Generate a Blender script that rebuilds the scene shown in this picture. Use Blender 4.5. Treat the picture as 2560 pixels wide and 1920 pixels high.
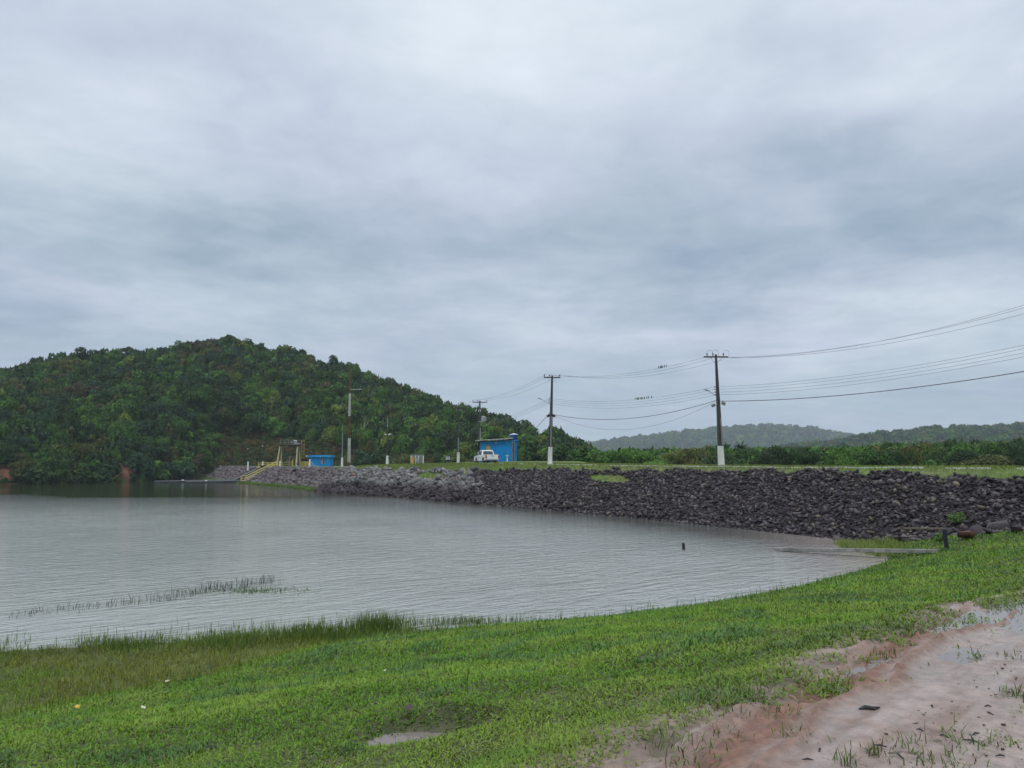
import bpy, math, random
import numpy as np
from mathutils import Vector, Matrix, Euler

for _o in list(bpy.data.objects): bpy.data.objects.remove(_o)
SC = bpy.context.scene
COL = SC.collection
R = math.radians
rng = np.random.default_rng(11)
random.seed(5)

# ------------------------------------------------------------------ camera
CAMZ, F, T = 4.2, 1923.0, R(5.94)
cd = bpy.data.cameras.new("camera"); cam = bpy.data.objects.new("camera", cd); COL.objects.link(cam)
cam.location = (0, 0, CAMZ); cam.rotation_euler = (R(90) + T, 0, 0)
cd.sensor_width = 36; cd.lens = 36 * F / 2560; cd.clip_end = 6000; cd.clip_start = 0.05
SC.camera = cam

def ray(px, py):
    cx, cy = (px - 1280) / F, (960 - py) / F
    return Vector((cx, math.cos(T) - math.sin(T) * cy, math.sin(T) + math.cos(T) * cy))
def at_y(px, py, Y):
    r = ray(px, py); return Vector((0, 0, CAMZ)) + r * (Y / r.y)
def at_z(px, py, z):
    r = ray(px, py); return Vector((0, 0, CAMZ)) + r * ((z - CAMZ) / r.z)
def project(x, y, z):
    dz = z - CAMZ
    f = math.cos(T) * y + math.sin(T) * dz; u = -math.sin(T) * y + math.cos(T) * dz
    return 1280 + F * x / f, 960 - F * u / f

# ------------------------------------------------------------------ render, world, sun
SC.view_settings.view_transform = 'Standard'; SC.view_settings.look = 'None'
SC.view_settings.exposure = 0.0; SC.view_settings.gamma = 1
try:
    SC.cycles.use_denoising = True
    SC.cycles.max_bounces = 6; SC.cycles.diffuse_bounces = 3; SC.cycles.glossy_bounces = 3
    SC.cycles.transmission_bounces = 3; SC.cycles.volume_bounces = 1
    SC.cycles.caustics_reflective = False; SC.cycles.caustics_refractive = False
    SC.cycles.use_adaptive_sampling = False
except Exception: pass
SUN_EL, SUN_AZ = R(62), R(205)

class NT:
    """small helper for node trees"""
    def __init__(s, tree): s.t = tree; s.n = tree.nodes; s.l = tree.links
    def new(s, typ, **kw):
        n = s.n.new(typ)
        for k, v in kw.items(): setattr(n, k, v)
        return n
    def put(s, sock, v):
        if v is None: return
        if hasattr(v, 'is_output'): s.l.new(v, sock)
        else: sock.default_value = v
    def m(s, op, a, b=None, c=None, clamp=False):
        n = s.new('ShaderNodeMath', operation=op); n.use_clamp = clamp
        s.put(n.inputs[0], a); s.put(n.inputs[1], b); s.put(n.inputs[2], c); return n.outputs[0]
    def vm(s, op, a, b=None, sc=None):
        n = s.new('ShaderNodeVectorMath', operation=op)
        s.put(n.inputs[0], a); s.put(n.inputs[1], b)
        if sc is not None: s.put(n.inputs[3], sc)
        return n.outputs[0]
    def comb(s, x, y, z):
        n = s.new('ShaderNodeCombineXYZ')
        for i, v in enumerate((x, y, z)): s.put(n.inputs[i], v)
        return n.outputs[0]
    def sep(s, v):
        n = s.new('ShaderNodeSeparateXYZ'); s.put(n.inputs[0], v); return n.outputs
    def noise(s, vec, scale, detail=3, rough=0.55, dist=0.0, col=False):
        n = s.new('ShaderNodeTexNoise'); s.put(n.inputs['Vector'], vec)
        n.inputs['Scale'].default_value = scale; n.inputs['Detail'].default_value = detail
        n.inputs['Roughness'].default_value = rough; n.inputs['Distortion'].default_value = dist
        return n.outputs['Color' if col else 'Fac']
    def mix(s, f, a, b, blend='MIX'):
        n = s.new('ShaderNodeMix', data_type='RGBA', blend_type=blend)
        s.put(n.inputs[0], f); s.put(n.inputs[6], a if hasattr(a, 'is_output') else tuple(a) + (1,) * (4 - len(a)))
        s.put(n.inputs[7], b if hasattr(b, 'is_output') else tuple(b) + (1,) * (4 - len(b))); return n.outputs[2]
    def ramp(s, f, stops):
        n = s.new('ShaderNodeMapRange'); n.interpolation_type = 'SMOOTHSTEP'
        s.put(n.inputs[0], f); n.inputs[1].default_value = stops[0]; n.inputs[2].default_value = stops[1]
        n.inputs[3].default_value = stops[2] if len(stops) > 2 else 0; n.inputs[4].default_value = stops[3] if len(stops) > 2 else 1
        return n.outputs[0]

def build_world():
    w = bpy.data.worlds.new("World"); SC.world = w; w.use_nodes = True
    t = NT(w.node_tree); t.n.clear()
    out = t.new('ShaderNodeOutputWorld')
    sky = t.new('ShaderNodeTexSky'); sky.sky_type = 'NISHITA'; sky.sun_disc = False
    sky.sun_elevation = SUN_EL; sky.sun_rotation = SUN_AZ
    bg1 = t.new('ShaderNodeBackground'); t.l.new(sky.outputs[0], bg1.inputs[0]); bg1.inputs[1].default_value = 0.06
    d = t.new('ShaderNodeTexCoord').outputs['Generated']
    x, y, z = t.sep(d)
    zc = t.m('MAXIMUM', z, 0.0)
    k = t.m('DIVIDE', 1.0, t.m('ADD', zc, 0.10))
    plane = t.comb(t.m('MULTIPLY', x, k), t.m('MULTIPLY', y, k), 0.0)
    wob = t.noise(plane, 1.1, 4, 0.55)
    wob2 = t.noise(t.vm('ADD', plane, (7.3, 2.1, 4.0)), 1.3, 4, 0.55)
    az = t.m('ADD', t.m('ARCTAN2', x, y), t.m('MULTIPLY', t.m('SUBTRACT', wob, 0.5), 0.42))
    el = t.m('ADD', t.m('ARCSINE', z), t.m('MULTIPLY', t.m('SUBTRACT', wob2, 0.5), 0.17))
    total = None
    # banks of lighter and darker cloud: where (photo pixel) , how wide, how much
    lobes = [(1230, 20, 620, 130, .19), (1150, 190, 380, 130, .08), (290, 235, 170, 60, .17), (420, 110, 330, 90, -.13), (60, 380, 330, 110, .14),
             (2330, 170, 150, 90, .20), (2080, 270, 170, 50, .20), (1700, 430, 620, 110, -.16), (650, 590, 360, 55, -.20), (1300, 590, 420, 45, -.08),
             (330, 735, 260, 45, .16), (60, 770, 200, 90, -.16), (1220, 480, 260, 60, .10), (1900, 650, 520, 90, -.16), (2200, 820, 330, 60, .24), (1350, 830, 260, 50, .14),
             (2500, 600, 240, 160, -.05), (1650, 120, 220, 110, .08), (760, 800, 420, 60, -.04), (1900, 100, 180, 60, -.1)]
    for px, py, sx, sy, a in lobes:
        r = ray(px, py).normalized(); a0, e0 = math.atan2(r.x, r.y), math.asin(r.z)
        u = t.m('DIVIDE', t.m('SUBTRACT', az, a0), sx / F); v = t.m('DIVIDE', t.m('SUBTRACT', el, e0), sy / F)
        q = t.m('ADD', t.m('MULTIPLY', u, u), t.m('MULTIPLY', v, v))
        g = t.m('MULTIPLY', t.m('POWER', 2.718, t.m('MULTIPLY', q, -0.6)), a)
        total = g if total is None else t.m('ADD', total, g)
    n1 = t.noise(plane, 0.75, 6, 0.55, 0.5)
    n2 = t.noise(t.vm('ADD', plane, (3.1, 9.2, 0)), 2.6, 5, 0.55, 0.4)
    nn = t.m('ADD', t.m('MULTIPLY', t.m('SUBTRACT', n1, 0.5), 0.62), t.m('MULTIPLY', t.m('SUBTRACT', n2, 0.5), 0.42))
    n3 = t.noise(t.vm('ADD', plane, (8.1, 4.2, 1)), 6.5, 5, 0.6, 0.6)
    nn = t.m('ADD', nn, t.m('MULTIPLY', t.m('SUBTRACT', n3, 0.5), 0.20))
    nn = t.m('MULTIPLY', nn, t.ramp(z, (0.02, 0.22, 0.5, 1.0)))
    base = t.ramp(z, (0.0, 0.62, 0.40, 0.66))
    val = t.m('ADD', t.m('ADD', base, t.m('MULTIPLY', total, 0.85)), nn)
    col = t.mix(t.m('MULTIPLY', t.m('SUBTRACT', val, 0.2), 1.35, clamp=True), (0.325, 0.432, 0.545), (0.835, 0.915, 1.0))
    # warm to cool drift inside the cloud deck
    hue = t.noise(t.vm('ADD', plane, (1.7, 5.5, 2.2)), 0.9, 3, 0.5)
    col = t.mix(t.ramp(hue, (0.42, 0.62, 0.0, 0.7)), col, t.mix(1.0, col, (1.02, 0.975, 1.035), 'MULTIPLY'))
    # overcast deck: three times as bright overhead as at the horizon
    zen = t.ramp(z, (0.5, 1.0, 1.0, 2.1))
    bg2 = t.new('ShaderNodeBackground'); t.l.new(col, bg2.inputs[0]); t.l.new(zen, bg2.inputs[1])
    ms = t.new('ShaderNodeMixShader'); ms.inputs[0].default_value = 0.94
    t.l.new(bg1.outputs[0], ms.inputs[1]); t.l.new(bg2.outputs[0], ms.inputs[2]); t.l.new(ms.outputs[0], out.inputs[0])
    try: w.cycles.sampling_method = 'MANUAL'; w.cycles.sample_map_resolution = 512
    except Exception: pass
build_world()

sl = bpy.data.lights.new("sun", 'SUN'); sun = bpy.data.objects.new("sun", sl); COL.objects.link(sun)
sl.energy = 1.3; sl.angle = R(40); sl.color = (1.0, 0.97, 0.92)
_sd = Vector((math.sin(SUN_AZ) * math.cos(SUN_EL), math.cos(SUN_AZ) * math.cos(SUN_EL), math.sin(SUN_EL)))
sun.rotation_euler = _sd.to_track_quat('Z', 'Y').to_euler()

# ------------------------------------------------------------------ noise and terrain functions
def _h(ix, iy, s):
    n = (ix.astype(np.int64) * 374761393 + iy.astype(np.int64) * 668265263 + s * 974711) & 0x7fffffff
    n = ((n ^ (n >> 13)) * 1274126177) & 0x7fffffff
    return ((n ^ (n >> 16)) & 0xffff) / 65535.0
def vn(x, y, s=0):
    x = np.asarray(x, float); y = np.asarray(y, float)
    ix, iy = np.floor(x), np.floor(y); fx, fy = x - ix, y - iy
    fx = fx * fx * (3 - 2 * fx); fy = fy * fy * (3 - 2 * fy)
    a, b, c, d = _h(ix, iy, s), _h(ix + 1, iy, s), _h(ix, iy + 1, s), _h(ix + 1, iy + 1, s)
    return (a * (1 - fx) + b * fx) * (1 - fy) + (c * (1 - fx) + d * fx) * fy
def fbm(x, y, s=0, o=4):
    r, a, t = 0, 1.0, 0
    for i in range(o):
        r = r + a * vn(np.asarray(x) * 2 ** i + 17.3 * i, np.asarray(y) * 2 ** i - 9.1 * i, s + i); t += a; a *= 0.5
    return r / t
def sstep(a, b, x):
    t = np.clip((np.asarray(x, float) - a) / (b - a), 0, 1); return t * t * (3 - 2 * t)

# foot of the lawn bank (x rising) and the water's edge in front of the marsh
BX = np.array([-120, -40, -20, -8.6, -7.4, -6.1, -5.1, -3.6, -1.1, 2.5, 6, 10, 13.5, 16.5, 18.2, 19.2, 20.2, 21, 60.])
BY = np.array([-10, 4, 9.6, 13.2, 14.5, 15.7, 17.6, 18.8, 20.2, 21.6, 23.7, 27, 30.5, 34, 37.5, 40.5, 46, 90, 95.])
WX = np.array([-120, -40, -11.7, -8, -5.3, -3.6, -2.4]); WY = np.array([16, 19.2, 17.8, 18.7, 19.5, 19.9, 19.8])
_seg = [(BX[i], BY[i], BX[i + 1], BY[i + 1]) for i in range(len(BX) - 1)]
def bank_d(x, y):
    d = np.full(np.shape(x), 1e9)
    for ax, ay, bx, by in _seg:
        vx, vy = bx - ax, by - ay
        t = np.clip(((x - ax) * vx + (y - ay) * vy) / (vx * vx + vy * vy), 0, 1)
        d = np.minimum(d, np.hypot(x - ax - t * vx, y - ay - t * vy))
    return np.where(y < np.interp(x, BX, BY), d, -d)

# dam axis: s along the toe (away from the camera), n across it (away from the lake)
DO, DU, DN = np.array([17.5, 43.6]), np.array([-.52, .854]), np.array([.854, .52])
def dam_xy(s, n): return DO[0] + s * DU[0] + n * DN[0], DO[1] + s * DU[1] + n * DN[1]
def dam_sn(x, y):
    dx, dy = x - DO[0], y - DO[1]; return dx * DU[0] + dy * DU[1], dx * DN[0] + dy * DN[1]
S_ = [-60, 0, 5.5, 23, 44, 65, 80, 88, 93, 100, 110, 140, 200, 240]
N0 = [1.5, 1.0, 1.4, 2.3, 2.3, 1.8, -.3, -1.7, .8, 2.4, 2.8, 2.4, 2.2, 2.2]
ZE = [3.7, 3.7, 3.72, 3.74, 3.5, 3.2, 3.35, 3.4, 3.4, 3.45, 3.5, 3.55, 3.55, 3.5]
ZC = [3.9, 3.9, 3.9, 3.95, 4.15, 4.2, 4.12, 4.0, 3.85, 3.7, 3.6, 3.6, 3.6, 3.55]
NK = [8.3, 8.0, 8.4, 9.0, 9.2, 11, 10.5, 9.0, 9.0, 9.4, 9.4, 9.2, 9, 9]
NB = [14, 14, 14, 14, 17, 31, 34, 34, 32, 30, 29, 30, 30, 34]
def si(tab, s): return np.interp(s, S_, tab)
def dam_z(s, n):
    n0, ze, zc, nk, nb = (si(t, s) for t in (N0, ZE, ZC, NK, NB))
    ne = n0 + ze * 1.5
    nk = np.maximum(nk, ne + 0.6)
    z = np.where(n < n0, (n - n0) * 0.62, (n - n0) / 1.5)
    shelf = sstep(95, 102, s) * (n < n0 + .2)
    z = np.where(shelf > 0, np.maximum(z, 0.14 - 0.11 * np.abs(n - n0)), z)
    z = np.where(n > ne, ze + (zc - ze) * np.clip((n - ne) / (nk - ne), 0, 1) ** 0.8, z)
    plat = np.interp(s, [40, 60, 80, 95], [0, 1, 1, 0])
    z = np.where(n > nk, zc + 0.06 * np.clip((n - nk) / 2, 0, 1) + plat * 0.32 * sstep(nk + 3, nk + 9, n), z)
    z = np.where(n > nb, zc + .06 + .32 * plat - (n - nb) * 0.45, z)
    return np.maximum(z, -3.2) + 0.10 * (fbm(s * .6, n * .6, 71, 3) - .5) * (n > ne)
def in_dam(x, y):
    s, n = dam_sn(x, y); return (s > -55) & (s < 238) & (n > si(N0, s) - 1.5)

# dirt track along the right of the lawn
TA, TB = np.array([0.50, 4.30]), np.array([6.35, 10.3])
TU = (TB - TA) / np.hypot(*(TB - TA)); TN = np.array([TU[1], -TU[0]])
def trk(x, y): return (x - TA[0]) * TU[0] + (y - TA[1]) * TU[1], (x - TA[0]) * TN[0] + (y - TA[1]) * TN[1]
TRZ = 2.42
def qe(u, q): return q - .25 * np.maximum(u - 7.8, 0)
PUDZ = 1.745
PUD = (-0.84, 7.16)     # small flooded hollow in the lawn
def lawn_z(x, y):
    d = bank_d(x, y)
    z = np.interp(d, [-30, -6, -2, 0, 1.2, 4, 8, 12, 14, 18, 40, 90], [-3, -1.2, -.3, .03, .26, .78, 1.5, 2.22, 2.42, 2.5, 2.7, 3.0])
    yw = np.interp(x, WX, WY)
    marsh = (x < -2.4) & (d < 0)
    zm = np.where(y < yw, 0.03 + 0.05 * (vn(x * 1.3, y * 1.3, 3) - .45), np.maximum(-(y - yw) * .10, -3))
    z = np.where(marsh, zm, z)
    lump = (fbm(x * .8, y * .8, 5, 3) - .5) * .16 + (fbm(x * .22, y * .22, 9, 2) - .5) * .28
    z = z + lump * sstep(0.3, 4, d)
    u, q = trk(x, y)
    k = sstep(-1.6, -.2, qe(u, q))
    z = z * (1 - k) + TRZ * k
    r = np.hypot((x - PUD[0]) * 1.0, (y - PUD[1]) * 1.5)
    k = 1 - sstep(.35, .95, r)
    return z * (1 - k) + PUDZ * k - .05 * (1 - sstep(.25, .7, r))
def ground_z(x, y):
    x = np.asarray(x, float); y = np.asarray(y, float)
    z = lawn_z(x, y)
    s, n = dam_sn(x, y)
    down = sstep(6, 16, n) * (s > -90); vz = -2.6 + 3.7 * sstep(34, 55, n)
    z = z * (1 - down) + vz * down
    far = sstep(90, 200, np.hypot(x, y))
    return z * (1 - far) + np.where(n > 6, vz, -3.0) * far
def full_z(x, y):
    s, n = dam_sn(x, y)
    return np.where(in_dam(x, y), np.maximum(ground_z(x, y), dam_z(s, n)), ground_z(x, y))
def hit(px, py, fn=None):
    fn = fn or full_z; r = ray(px, py); t = 2.0; o = Vector((0, 0, CAMZ))
    while t < 400:
        p = o + r * t
        if p.z < max(float(fn(np.array(p.x), np.array(p.y))), 0.0): return p
        t += 0.04 + t * .002
    return o + r * 100

# hill: shore distance, ridge distance and ridge height by bearing
HP = [-900, -300, 0, 116, 174, 278, 393, 498, 567, 660, 741, 810, 856, 926, 1007, 1100, 1227, 1285, 1342, 1435, 1500, 1600]
HY = [1100, 980, 935, 906, 897, 877, 874, 854, 841, 862, 880, 897, 920, 940, 970, 1007, 1030, 1059, 1082, 1095, 1118, 1160]
RP = [-900, 0, 570, 1100, 1400, 1600]; RY = [270, 290, 312, 285, 232, 205]
Y0P = [-900, -300, 0, 100, 170, 330, 450, 520, 600, 800, 1000, 1150, 1300, 1600]
Y0Y = [150, 155, 162, 166, 172, 188, 207, 226, 236, 238, 226, 205, 186, 176]
B0 = [-.4, -.4, -.4, -.4, -.4, -.4, -.3, 1.5, 3.3, 3.3, 2.6, .5, -1, -2.4]
def hill_z(x, y):
    p = 1280 + F * x / np.maximum(y, 1)
    y0 = np.interp(p, Y0P, Y0Y) + (fbm(x * .05, y * .05, 40, 2) - .5) * 8; yr = np.interp(p, RP, RY)
    zr = CAMZ + (1160 - np.interp(p, HP, HY)) / F * yr - 7.2
    zr = np.maximum(zr, -1)
    b0 = np.interp(p, Y0P, B0)
    t = (y - y0) / (yr - y0)
    up = np.clip(t, 0, 1); prof = np.where(t < 1, 1 - (1 - up) ** 1.35, 1 - .35 * np.clip(t - 1, 0, 3) ** 1.3)
    z = b0 + (zr - b0) * prof
    red = np.exp(-((p - 20) / 55) ** 2) + np.exp(-((p - 318) / 42) ** 2)
    z = z + red * 1.9 * sstep(1.5, 4.0, y - y0) * (1 - sstep(5, 22, y - y0))
    z = np.where(t < 0, b0 + (y - y0) * 0.25, z)
    return z + (fbm(x * .04, y * .04, 21, 3) - .5) * 5 * np.clip(t * 4, 0, 1), p, t, y - y0

# ------------------------------------------------------------------ object helpers
def link(o, parent=None):
    COL.objects.link(o)
    if parent is not None: o.parent = parent
    return o
def tag(o, label=None, cat=None, group=None, kind=None):
    for k, v in (('label', label), ('category', cat), ('group', group), ('kind', kind)):
        if v: o[k] = v
    return o
def empty(name, loc=(0, 0, 0), rz=0, label=None, cat=None, group=None):
    o = bpy.data.objects.new(name, None); o.empty_display_size = .2
    o.location = loc; o.rotation_euler = (0, 0, rz); return tag(link(o), label, cat, group)
def np_mesh(name, verts, faces, mat=None, parent=None, attrs=None, smooth=False):
    """faces: list of int arrays (each n x k). attrs: name -> (n,4) colours per point"""
    me = bpy.data.meshes.new(name)
    verts = np.ascontiguousarray(verts, np.float32)
    me.vertices.add(len(verts)); me.vertices.foreach_set('co', verts.ravel())
    faces = [np.asarray(f, np.int32) for f in faces if len(f)]
    idx = np.concatenate([f.ravel() for f in faces]); tot = np.concatenate([np.full(len(f), f.shape[1], np.int32) for f in faces])
    me.loops.add(len(idx)); me.loops.foreach_set('vertex_index', idx)
    me.polygons.add(len(tot)); st = np.zeros(len(tot), np.int32); st[1:] = np.cumsum(tot)[:-1]
    me.polygons.foreach_set('loop_start', st)
    if smooth: me.polygons.foreach_set('use_smooth', np.ones(len(tot), bool))
    me.update(calc_edges=True)
    for k, a in (attrs or {}).items():
        at = me.attributes.new(k, 'FLOAT_COLOR', 'POINT'); at.data.foreach_set('color', np.ascontiguousarray(a, np.float32).ravel())
    o = bpy.data.objects.new(name, me)
    if mat: me.materials.append(mat)
    return link(o, parent)
def grid_faces(nu, nv):
    i = np.arange((nu - 1) * (nv - 1)); a = (i // (nv - 1)) * nv + i % (nv - 1)
    return np.stack([a, a + nv, a + nv + 1, a + 1], 1)

class MB:
    def __init__(s): s.v = []; s.f = []
    def add(s, vs, fs):
        b = len(s.v); s.v += [tuple(v) for v in vs]; s.f += [tuple(i + b for i in f) for f in fs]; return s
    def box(s, c, d, rot=None, taper=1.0):
        hx, hy, hz = d[0] / 2, d[1] / 2, d[2] / 2
        vs = [Vector((x * hx * (taper if z > 0 else 1), y * hy * (taper if z > 0 else 1), z * hz)) for z in (-1, 1) for y in (-1, 1) for x in (-1, 1)]
        M = Euler(rot).to_matrix() if rot else Matrix.Identity(3)
        return s.add([M @ v + Vector(c) for v in vs], [(0, 2, 3, 1), (4, 5, 7, 6), (0, 1, 5, 4), (2, 6, 7, 3), (0, 4, 6, 2), (1, 3, 7, 5)])
    def tube(s, pts, rad, n=8, cap=True):
        pts = [Vector(p) for p in pts]; rad = rad if hasattr(rad, '__len__') else [rad] * len(pts)
        rings = []
        for i, p in enumerate(pts):
            t = (pts[min(i + 1, len(pts) - 1)] - pts[max(i - 1, 0)]).normalized()
            a = t.cross(Vector((0, 0, 1)) if abs(t.z) < .9 else Vector((1, 0, 0))).normalized(); b = t.cross(a)
            rings.append([p + (a * math.cos(2 * math.pi * k / n) + b * math.sin(2 * math.pi * k / n)) * rad[i] for k in range(n)])
        fs = [(i * n + k, i * n + (k + 1) % n, (i + 1) * n + (k + 1) % n, (i + 1) * n + k) for i in range(len(pts) - 1) for k in range(n)]
        if cap: fs += [tuple(range(n))[::-1], tuple((len(pts) - 1) * n + k for k in range(n))]
        return s.add([v for r in rings for v in r], fs)
    def lathe(s, c, prof, n=16):
        c = Vector(c); vs = [c + Vector((r * math.cos(2 * math.pi * k / n), r * math.sin(2 * math.pi * k / n), z)) for r, z in prof for k in range(n)]
        m = len(prof)
        fs = [(i * n + k, i * n + (k + 1) % n, (i + 1) * n + (k + 1) % n, (i + 1) * n + k) for i in range(m - 1) for k in range(n)]
        return s.add(vs, fs + [tuple(range(n))[::-1], tuple((m - 1) * n + k for k in range(n))])
    def prism(s, poly, axis, a, b):
        """poly of 2-D points extruded along an axis (0 x, 1 y, 2 z) from a to b"""
        def P(u, v, w): return {0: (w, u, v), 1: (u, w, v), 2: (u, v, w)}[axis]
        n = len(poly); vs = [P(u, v, a) for u, v in poly] + [P(u, v, b) for u, v in poly]
        return s.add(vs, [tuple(range(n))[::-1], tuple(range(n, 2 * n))] + [(i, (i + 1) % n, n + (i + 1) % n, n + i) for i in range(n)])
    def build(s, name, mat, parent=None, bevel=0, smooth=False, label=None):
        me = bpy.data.meshes.new(name); me.from_pydata(s.v, [], s.f); me.update()
        import bmesh
        bm = bmesh.new(); bm.from_mesh(me); bmesh.ops.recalc_face_normals(bm, faces=bm.faces)
        if bevel: bmesh.ops.bevel(bm, geom=list(bm.edges), offset=bevel, segments=2, affect='EDGES', clamp_overlap=True)
        bm.to_mesh(me); bm.free()
        if smooth:
            for p in me.polygons: p.use_smooth = True
        me.materials.append(mat); o = bpy.data.objects.new(name, me); link(o, parent)
        if label: o['label'] = label
        return o
def copy_tree(o, parent=None):
    c = o.copy(); COL.objects.link(c)
    if parent is not None: c.parent = parent
    for ch in o.children: copy_tree(ch, c)
    return c

# ------------------------------------------------------------------ materials
def mat(name, col, rough=.6, var=.25, scale=6.0, metal=0.0, bump=0.0, dirt=None, spec=None, streak=False):
    m = bpy.data.materials.new(name); m.use_nodes = True; t = NT(m.node_tree)
    b = m.node_tree.nodes['Principled BSDF']
    co = t.new('ShaderNodeTexCoord').outputs['Object']
    if streak: co = t.vm('MULTIPLY', co, (1, 1, .12))
    n = t.noise(co, scale, 5, .6)
    f = t.ramp(n, (.3, .7, 1 - var, 1 + var * .6))
    c = t.mix(1.0, col, t.comb(f, f, f), 'MULTIPLY')
    if dirt:
        n2 = t.noise(t.vm('ADD', co, (4, 1, 7)), scale * .6, 6, .65)
        c = t.mix(t.ramp(n2, (.48, .68, 0, .8)), c, dirt)
    t.put(b.inputs['Base Color'], c); b.inputs['Roughness'].default_value = rough; b.inputs['Metallic'].default_value = metal
    if spec is not None: b.inputs['Specular IOR Level'].default_value = spec
    if bump:
        bn = t.new('ShaderNodeBump'); bn.inputs['Strength'].default_value = bump; bn.inputs['Distance'].default_value = .02
        t.put(bn.inputs['Height'], t.noise(co, scale * 5, 4, .6)); t.put(b.inputs['Normal'], bn.outputs[0])
    return m
def attr_mat(name, attr, rough=.6, transl=0.0, spec=.4, obj_color=False, nscale=0, bump=0):
    m = bpy.data.materials.new(name); m.use_nodes = True; t = NT(m.node_tree); b = m.node_tree.nodes['Principled BSDF']
    a = t.new('ShaderNodeAttribute', attribute_name=attr).outputs['Color']
    c = a
    if obj_color: c = t.mix(1.0, a, t.new('ShaderNodeObjectInfo').outputs['Color'], 'MULTIPLY')
    if nscale:
        n = t.noise(t.new('ShaderNodeTexCoord').outputs['Object'], nscale, 4, .6); f = t.ramp(n, (.3, .7, .7, 1.3)); c = t.mix(1.0, c, t.comb(f, f, f), 'MULTIPLY')
        if bump:
            bn = t.new('ShaderNodeBump'); bn.inputs['Strength'].default_value = bump; bn.inputs['Distance'].default_value = .03
            t.put(bn.inputs['Height'], n); t.put(b.inputs['Normal'], bn.outputs[0])
    t.put(b.inputs['Base Color'], c); b.inputs['Roughness'].default_value = rough; b.inputs['Specular IOR Level'].default_value = spec
    if transl:
        tr = t.new('ShaderNodeBsdfTranslucent'); t.put(tr.inputs[0], t.mix(1.0, c, (1.25, 1.2, .55), 'MULTIPLY'))
        ms = t.new('ShaderNodeMixShader'); ms.inputs[0].default_value = transl
        o = m.node_tree.nodes['Material Output']
        t.l.new(b.outputs[0], ms.inputs[1]); t.l.new(tr.outputs[0], ms.inputs[2]); t.l.new(ms.outputs[0], o.inputs[0])
    return m
M = {
 'white': mat('white_paint', (.72, .72, .70), .5, .15, 3, dirt=(.42, .40, .36), streak=True),
 'concrete': mat('dark_concrete', (.055, .052, .05), .75, .4, 4, bump=.3, streak=True),
 'conc_lt': mat('pale_concrete', (.24, .235, .22), .75, .3, 3, dirt=(.12, .11, .10), bump=.3),
 'beam': mat('weathered_concrete', (.46, .39, .24), .8, .25, 2, dirt=(.28, .23, .13)),
 'walldark': mat('wet_black_concrete', (.035, .037, .042), .5, .35, .8, dirt=(.06, .06, .055)),
 'timber': mat('dark_timber', (.05, .028, .028), .7, .3, 6),
 'steel': mat('galvanised_steel', (.38, .40, .42), .45, .2, 8, metal=.4),
 'grey': mat('grey_paint', (.30, .31, .33), .5, .2, 5),
 'black': mat('black_rubber', (.012, .012, .014), .55, .3, 8),
 'wire': mat('cable_sheath', (.12, .13, .15), .6, .1, 3),
 'porcelain': mat('porcelain', (.05, .035, .03), .3, .2, 8),
 'rust': mat('rusty_steel', (.16, .075, .03), .8, .4, 5, dirt=(.10, .05, .03)),
 'yellow': mat('yellow_paint', (.60, .42, .035), .5, .25, 4, dirt=(.36, .25, .05)),
 'yellow_dull': mat('faded_yellow_paint', (.62, .50, .13), .55, .25, 4),
 'blue': mat('blue_wall_paint', (.0, .235, .60), .6, .10, 1.5, dirt=(.0, .17, .45), spec=.3),
 'blue_lt': mat('light_blue_wall', (.010, .285, .68), .6, .10, 1.5, dirt=(.005, .21, .57), spec=.3),  # lighter blue of the left wall section, tank slab and hut roof
 'tankblue': mat('dark_blue_plastic', (.008, .055, .16), .4, .15, 3),
 'tanklid': mat('pale_blue_plastic', (.40, .50, .58), .45, .15, 3),
 'roof': mat('fibre_cement_sheet', (.55, .55, .53), .7, .25, 3, dirt=(.35, .33, .30)),
 'carwhite': mat('white_car_paint', (.80, .80, .80), .25, .04, 2, spec=.5),
 'glass': mat('dark_window_glass', (.03, .04, .05), .08, .2, 2, spec=.8),
 'red': mat('red_lamp_plastic', (.38, .012, .02), .25, .2, 10),
 'rim': mat('wheel_alloy', (.22, .22, .23), .35, .2, 8, metal=.6),
 'brown': mat('brown_plank', (.09, .055, .035), .8, .4, 5),
 'bark': mat('grey_bark', (.10, .085, .06), .9, .35, 5, bump=.4),
 'palebark': mat('bleached_bark', (.34, .32, .28), .9, .3, 5),
 'darkblue': mat('dark_blue_post_paint', (.008, .015, .024), .45, .3, 6),
 'ochre': mat('ochre_door_paint', (.62, .36, .02), .5, .2, 5),
 'tarp': mat('blue_tarpaulin', (.02, .16, .38), .5, .2, 5),
 'bird': mat('black_feathers', (.01, .01, .012), .6, .3, 20),
 'stick': mat('wet_dark_wood', (.018, .017, .02), .45, .4, 20, bump=.5),
 'litter': mat('pale_dry_leaf', (.60, .56, .44), .6, .3, 30),
 'litterbrown': mat('brown_dry_leaf', (.05, .028, .02), .6, .3, 30),
 'rustrock': mat('red_brown_rock', (.12, .045, .025), .7, .5, 5, bump=.8, dirt=(.04, .03, .028)),
}
FOL = attr_mat('foliage', 'lv', .6, .22, .18, obj_color=True)
FOLA = attr_mat('foliage_mass', 'lv', .6, .22, .18)
ROCK = attr_mat('rock_surface', 'tone', .55, 0, .22, obj_color=True, nscale=9, bump=.5)
ROCKA = attr_mat('rock_rubble', 'tone', .55, 0, .22, nscale=9, bump=.5)
GRASS = attr_mat('grass_blades', 'gc', .48, .28, .20)
REED = attr_mat('reed_stems', 'gc', .6, .1, .3)
SOIL = attr_mat('soil', 'sc', .8, 0, .3, nscale=2.3, bump=.6)
HILLM = attr_mat('hill_soil', 'sc', .9, 0, .2, nscale=.35, bump=.4)
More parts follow.
